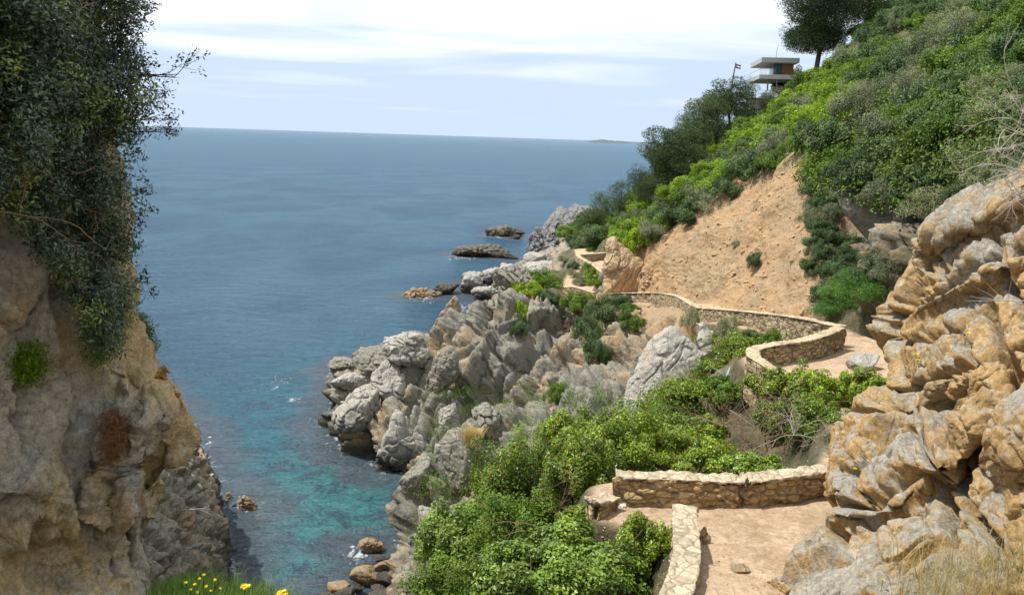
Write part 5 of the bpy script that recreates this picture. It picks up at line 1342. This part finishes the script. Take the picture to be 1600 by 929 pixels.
# ------------------------------------------------------------------ dry wood, flowers, litter, grass
def dead_branch(label, u, v, Y, length, seed, mat=M_TWIG, dirs=None, n_=5, r0=.012, depth=2, kids=3, bend=.3, droop=.03, hitf=None, lift=.0, cat='dead branch', group=None):
    c = PY(u, v, Y) if Y else np.array((hitf or hit)(u, v)) + np.array([0, -.15, lift])
    me, _ = twig_mesh('dead_branches', mat, seed, [np.zeros(3)] * n_, length, r0, depth, kids, bend, droop, dirs)
    return tag(mesh_obj('dead_branches', me, None, c), label, cat, group)
left_dirs = [(-1, -.2, .25), (-1, -.2, 0), (-1, -.2, -.15), (-.9, -.1, .5), (-1, -.1, .1)]
dead_branch('bare pale branches reaching left above the orange rock', 1640, 215, 14.5, 1.0, 61, M_TWIG, left_dirs, 7, .013, 2, 3, .3, .0)
dead_branch('bare pale branches lying over the top slab of the right rock', 1625, 270, 13.2, .8, 62, M_TWIG, left_dirs, 6, .012, 2, 3, .3, .02)
dead_branch('grey leafless twigs high on the right rock', 1600, 310, 13.0, .5, 63, M_TWIG, left_dirs, 4, .009, 2, 3, .3, .02)
dead_branch('spray of white dry stems hanging on the face of the right rock', 1508, 500, None, .42, 64, M_TWIG, [(.2, -.4, -.9), (0, -.4, -.6), (.5, -.4, -.8), (-.2, -.4, -.9), (.8, -.3, -.5)], 9, .007, 1, 2, .25, .04, hit_r, .0)
dead_branch('thin dry stem lying across the middle of the right rock', 1600, 470, 10.8, .8, 65, M_TWIG, [(-1, -.1, .08), (-1, -.1, -.05)], 2, .007, 1, 2, .12, 0)
dead_branch('tangle of dead silver branches on the sea cliff', 905, 520, None, 1.5, 66, M_TWIG, None, 9, .03, 2, 3, .4, .05)
dead_branch('reddish dead twigs below the long wall', 945, 495, None, 1.2, 67, M_RUST, None, 12, .02, 2, 3, .4, .05)
dead_branch('hooked dead branch hanging down the cliff', 938, 530, None, 1.3, 68, M_TWIG, [(.2, -.3, -1)], 3, .035, 1, 2, .4, .05)
dead_branch('dry brown brushwood beside the narrow slab', 1125, 550, None, .9, 69, M_TWIGB, None, 14, .012, 2, 3, .4, .05)
dead_branch('long dead stem across the dark gully', 1140, 640, 26, 1.6, 70, M_TWIG, [(.8, -.2, -.7), (.9, -.2, -.5)], 3, .014, 1, 2, .12, .02)
for i, (u, v, Y) in enumerate(((1130, 665, 24), (1190, 640, 25.5), (1240, 680, 22.5), (1175, 700, 21.5), (1215, 665, 23.5))):
    dead_branch('tangle of dead stems in the gully behind the cracked wall, ' + ['leftmost', 'third from the left', 'rightmost', 'second from the left, lowest', 'fourth from the left'][i], u, v, Y, 1.1, 170 + i, M_TWIGB if i != 2 else M_TWIG, None, 10, .010, 2, 3, .4, .06, group='dead stems in the gully')
dead_branch('bare brown branches inside the foreground shrubs', 865, 830, 16.8, 1.3, 71, M_TWIGB, [(.6, -.5, .6), (-.6, -.5, .3), (.9, -.4, .1), (.1, -.6, .9)], 8, .016, 2, 3, .3, .0)
dead_branch('dry stems on the shore below the bushes', 668, 850, 26, 1.0, 72, M_TWIGB, None, 14, .012, 2, 3, .3, .0)
dead_branch('thin dead twig crossing the left shore rock', 300, 795, 34, 1.0, 73, M_TWIG, [(1, -.1, .15), (-1, -.1, -.1)], 3, .016, 1, 2, .15, 0)
# agave-like rosette on the bank
def rosette(label, u, v, Y, L, seed, n_=26):
    rng = np.random.default_rng(seed); c = np.array(hit(u, v)) if Y is None else PY(u, v, Y); Vs, Fs, ts = [], [], []
    for i in range(n_):
        a = rng.uniform(0, 6.28); el = rng.uniform(.15, 1.2); d_ = np.array([math.cos(a) * math.cos(el), math.sin(a) * math.cos(el), math.sin(el)])
        sd = np.cross(d_, (0, 0, 1)); sd /= np.linalg.norm(sd) + 1e-6
        l_ = L * rng.uniform(.6, 1.1); w_ = .055 * L
        pts = [(0, w_ * .7), (.35, w_), (.7, w_ * .7), (1, .004)]
        b_ = len(Vs)
        for f, w2 in pts:
            m_ = d_ * l_ * f + np.array([0, 0, -.18 * l_ * f * f])
            Vs += [m_ - sd * w2, m_ + sd * w2]
        for k in range(3): Fs.append([b_ + 2 * k, b_ + 2 * k + 1, b_ + 2 * k + 3, b_ + 2 * k + 2])
        ts += [rng.uniform()] * 8
    tag(mesh_obj('agave', np_mesh('agave', np.array(Vs), np.array(Fs), M_AGAVE, True, {'tone': np.array(ts)}), None, c), label, 'agave')
rosette('silvery agave with pointed leaves beside the great slab', 1110, 575, None, .85, 81)
rosette('dry grey agave just right of the silvery one', 1135, 590, None, .8, 82, 20)
tag(mesh_obj('dry_tuft', tuft_mesh('dry_tuft', M_STRAW, 83, 900, .35, .8, .012, .7), None, PY(738, 690, 46.5) if hit(738, 690) is None else hit(738, 690) - Vector((0, .6, -.1))), 'straw coloured grass tuft on top of the huge smooth boulder', 'grass tuft')
# creeping cover on the bank between slab and terrace
def on_path(x, y):
    g0 = np.interp(y, SY, SX[:, 6]); g1 = np.interp(y, SY, SX[:, 7])
    return (x > g0 - .55) & (x < g1 + .3)
def creeping(label, cells, mat, seed, n_, leaf, r_=.35):
    rng = np.random.default_rng(seed); cs = []
    for u, v in cells:
        c = hit(u, v)
        if c is not None and not on_path(c[0], c[1]): cs.append(np.array(c))
    cs = np.array(cs); j = rng.integers(0, len(cs), n_)
    q_ = rng.normal(size=(n_, 3)) * np.array([r_, r_, r_ * .4]); q_[:, 2] = np.abs(q_[:, 2])
    pp_ = cs[j] + q_; k_ = ~on_path(pp_[:, 0], pp_[:, 1]); pp_, q_ = pp_[k_], q_[k_]
    V, F, t, od = leaves(pp_, q_ + np.array([0, 0, .4]), leaf, rng, .5)
    tag(mesh_obj('ground_cover', np_mesh('ground_cover', V, F, mat, False, {'tone': t, 'odd': od})), label, 'ground cover', None, 'stuff')
creeping('creeping green cover on the bank between the great slab and the terrace', [(1165 - i * 9 + rnd.uniform(-14, 14), 545 + i * 6.5 + rnd.uniform(-12, 12)) for i in range(19)] * 2 + [(1100 + rnd.uniform(0, 170), 525 + rnd.uniform(-4, 14)) for i in range(26)], M_FORE, 91, 26000, .09)
hc = [(rnd.uniform(880, 1600), rnd.uniform(-5, 400)) for i in range(2600)]
hill_poly = [(880, 400), (930, 335), (1180, 160), (1240, 100), (1400, 0), (1600, 0), (1600, 260), (1420, 340), (1270, 300), (1250, 235), (1090, 300), (970, 390)]
creeping('low scrub covering the soil between the hillside bushes', [c for c in hc if in_poly(c[0], c[1], hill_poly)], M_GREEN, 92, 60000, .17, .8)
creeping('mixed undergrowth on the steep slope under the foreground shrubs', [c for c in [(rnd.uniform(660, 1320), rnd.uniform(600, 929)) for i in range(500)] if not (1095 < c[0] < 1270 and c[1] < 715)], M_GREEN, 93, 50000, .08, .45)

def scatter(name, label, pts, smin, smax, mat, seed):
    rng = np.random.default_rng(seed)
    B = np.array([(1, 0, 0), (-1, 0, 0), (0, 1, 0), (0, -1, 0), (0, 0, 1), (0, 0, -1)], float)
    BF = np.array([(0, 2, 4), (2, 1, 4), (1, 3, 4), (3, 0, 4), (2, 0, 5), (1, 2, 5), (3, 1, 5), (0, 3, 5)])
    n_ = len(pts); sz = smin + (smax - smin) * rng.uniform(0, 1, n_) ** 3
    a = rng.uniform(0, 6.28, n_); c, s_ = np.cos(a), np.sin(a)
    V = B[None] * rng.uniform(.6, 1.3, (n_, 6, 1)) * sz[:, None, None] * np.array([1, .8, .6]) + rng.normal(size=(n_, 6, 3)) * sz[:, None, None] * .18
    V = np.stack([V[..., 0] * c[:, None] - V[..., 1] * s_[:, None], V[..., 0] * s_[:, None] + V[..., 1] * c[:, None], V[..., 2]], -1) + np.asarray(pts)[:, None]
    F = (BF[None] + np.arange(n_)[:, None, None] * 6).reshape(-1, 3)
    tag(mesh_obj(name, np_mesh(name, V.reshape(-1, 3), F, mat, False)), label, name, None, 'stuff')
def pts_on(us, vs_, cond=lambda c: True):
    out = []
    for u, v in zip(us, vs_):
        c = hit(u, v)
        if c is not None and cond(c): out.append(np.array(c))
    return np.array(out)
rg = np.random.default_rng(400)
scatter('gravel', 'loose gravel and grit lying on the path', pts_on(rg.uniform(940, 1380, 5000), 480 + 449 * rg.uniform(0, 1, 5000) ** .7, lambda c: on_path(c[0], c[1]) and abs(np.interp(c[1], SY, SX[:, 6]) + np.interp(c[1], SY, SX[:, 7]) - 2 * c[0]) / 4 > rg.uniform(0, .8) - .3), .006, .035, M_PEBBLE, 401)
scatter('rubble', 'clods and broken stones lying on the landslide', pts_on(rg.uniform(980, 1285, 900), 240 + 250 * rg.uniform(0, 1, 900) ** .7, lambda c: c.z > 11), .03, .22, M_CLOD, 402)
# bottom right dry grass on the rock
def foreground_grass():
    rng = np.random.default_rng(95)
    cen = []
    for i in range(620):
        u = 1380 + 260 * rng.uniform() ** .8; v = rng.uniform(880, 1080)
        c = hit_r(u, v)
        if c: cen.append(np.array(c))
    cen = np.array(cen); cen = cen[rng.integers(0, len(cen), 2600)] + rng.normal(size=(2600, 3)) * np.array([.06, .06, .01])
    me = tuft_mesh('dry_grass', M_STRAW, 96, 2600, .3, .52, .0026, .75, cen=cen)
    tag(mesh_obj('dry_grass', me), 'dry straw grass with seed heads on the rock at the bottom right', 'grass', None, 'stuff')
    # seed sprays
    n_ = 9000
    b_ = cen[rng.integers(0, len(cen), n_)]
    pts = b_ + rng.normal(size=(n_, 3)) * np.array([.16, .16, .09]) + np.array([0, 0, .38])
    V, F, t, od = leaves(pts, rng.normal(size=(n_, 3)), .028, rng, .14)
    tag(mesh_obj('grass_seeds', np_mesh('grass_seeds', V, F, M_STRAW, False, {'tone': t, 'odd': od * .85})), 'pale seed heads above the dry grass at the bottom right', 'grass', None, 'stuff')
    # green grass on the ledge bottom left
    cs = []
    for i in range(900):
        u = rng.normal(280, 26); v = rng.uniform(915, 990)
        c = hit(u, v)
        if c is not None and c.y < 8: cs.append(np.array(c))
    cs = np.array(cs); cs = cs[rng.integers(0, len(cs), 16000)] + rng.normal(size=(16000, 3)) * np.array([.03, .03, .01])
    tag(mesh_obj('green_grass', tuft_mesh('green_grass', M_GRASS, 97, 16000, .3, .13, .0028, .6, cen=cs)), 'fine green grass on the ledge at the bottom left', 'grass', None, 'stuff')
    cs = []
    for i in range(500):
        c = hit(rng.uniform(300, 460), rng.uniform(935, 1000))
        if c is not None and c.y < 8: cs.append(np.array(c))
    cs = np.array(cs); cs = cs[rng.integers(0, len(cs), 3000)]
    tag(mesh_obj('green_weeds', tuft_mesh('green_weeds', M_GRASS, 98, 3000, .3, .22, .003, .8, cen=cs)), 'loose weeds under the yellow flowers at the bottom edge', 'grass', None, 'stuff')
foreground_grass()
def flower(label, u, v, Y, r_, seed, hgt=.5, group='yellow flowers at the bottom left'):
    rng = np.random.default_rng(seed); c = PY(u, v, Y); base = c - np.array([.02, 0, hgt])
    root = empty('yellow_flower', base); tag(root, label, 'flower', group)
    V, F = tube([(0, 0, 0), (.01, 0, hgt * .5), (.02, 0, hgt)], [.004, .003, .003], 5); mesh_obj('stem', np_mesh('stem', V, F, M_GRASS), root)
    n_ = 90
    q_ = rng.normal(size=(n_, 3)); q_ /= np.linalg.norm(q_, axis=1, keepdims=True); q_ = q_ * np.array([r_, r_, r_ * .5]) * rng.uniform(.4, 1, n_)[:, None]
    V, F, t, od = leaves(q_ + np.array([.02, 0, hgt]), q_ * 8 + np.array([0, 0, 1.]), r_ * .75, rng, .7)
    mesh_obj('petals', np_mesh('petals', V, F, M_YELLOW, False, {'tone': t}), root)
flower('large yellow flower head against the water, by the bottom edge', 383, 915, 5.6, .031, 1)
flower('yellow flower head cut by the bottom edge, farthest into the water', 441, 926, 5.4, .034, 2)
FL = [(312, 903), (322, 915), (304, 912), (298, 920), (330, 922), (336, 905), (318, 897), (291, 909), (344, 918), (309, 924)]
FL.sort()
for i, (u, v) in enumerate(FL): flower('small yellow flower against the left shore rocks, ' + ordinal(i + 1) + ' from the left', u, v, 6.0, .012, 10 + i, .4, 'small yellow flowers in the grass')
for i, (u, v) in enumerate([(1432, 553), (1434, 562), (1315, 717), (1336, 731), (1512, 520), (1380, 905)]):
    c = hit_r(u, v)
    if c is None: continue
    c = np.array(c); Yq = c[1] - .12
    flower(['tiny yellow flower on the orange face left of the white stems', 'tiny yellow flower just below another on the orange face', 'tiny yellow flower at the left outline of the right rock', 'tiny yellow flower low on the left outline of the right rock', 'tiny yellow flower among the white dry stems', 'tiny yellow flower beside the dry grass'][i], u, v, Yq, .03 if v < 800 else .02, 40 + i, .2, 'tiny yellow flowers on the right rock')
c = hit(973, 792)
def litter():
    V, F = ICO4[0].copy(), ICO4[1]
    V = V * np.array([.06, .045, .04]); V = V + V * (fbm(V * 30, 3, 5) * .25)[:, None]
    tag(mesh_obj('crumpled_paper', np_mesh('crumpled_paper', V, F, M_WHITE), None, c + Vector((0, 0, .03))), 'crumpled white scrap on the sand beside the wall stub', 'litter')
litter()
print('objects', len(bpy.data.objects))
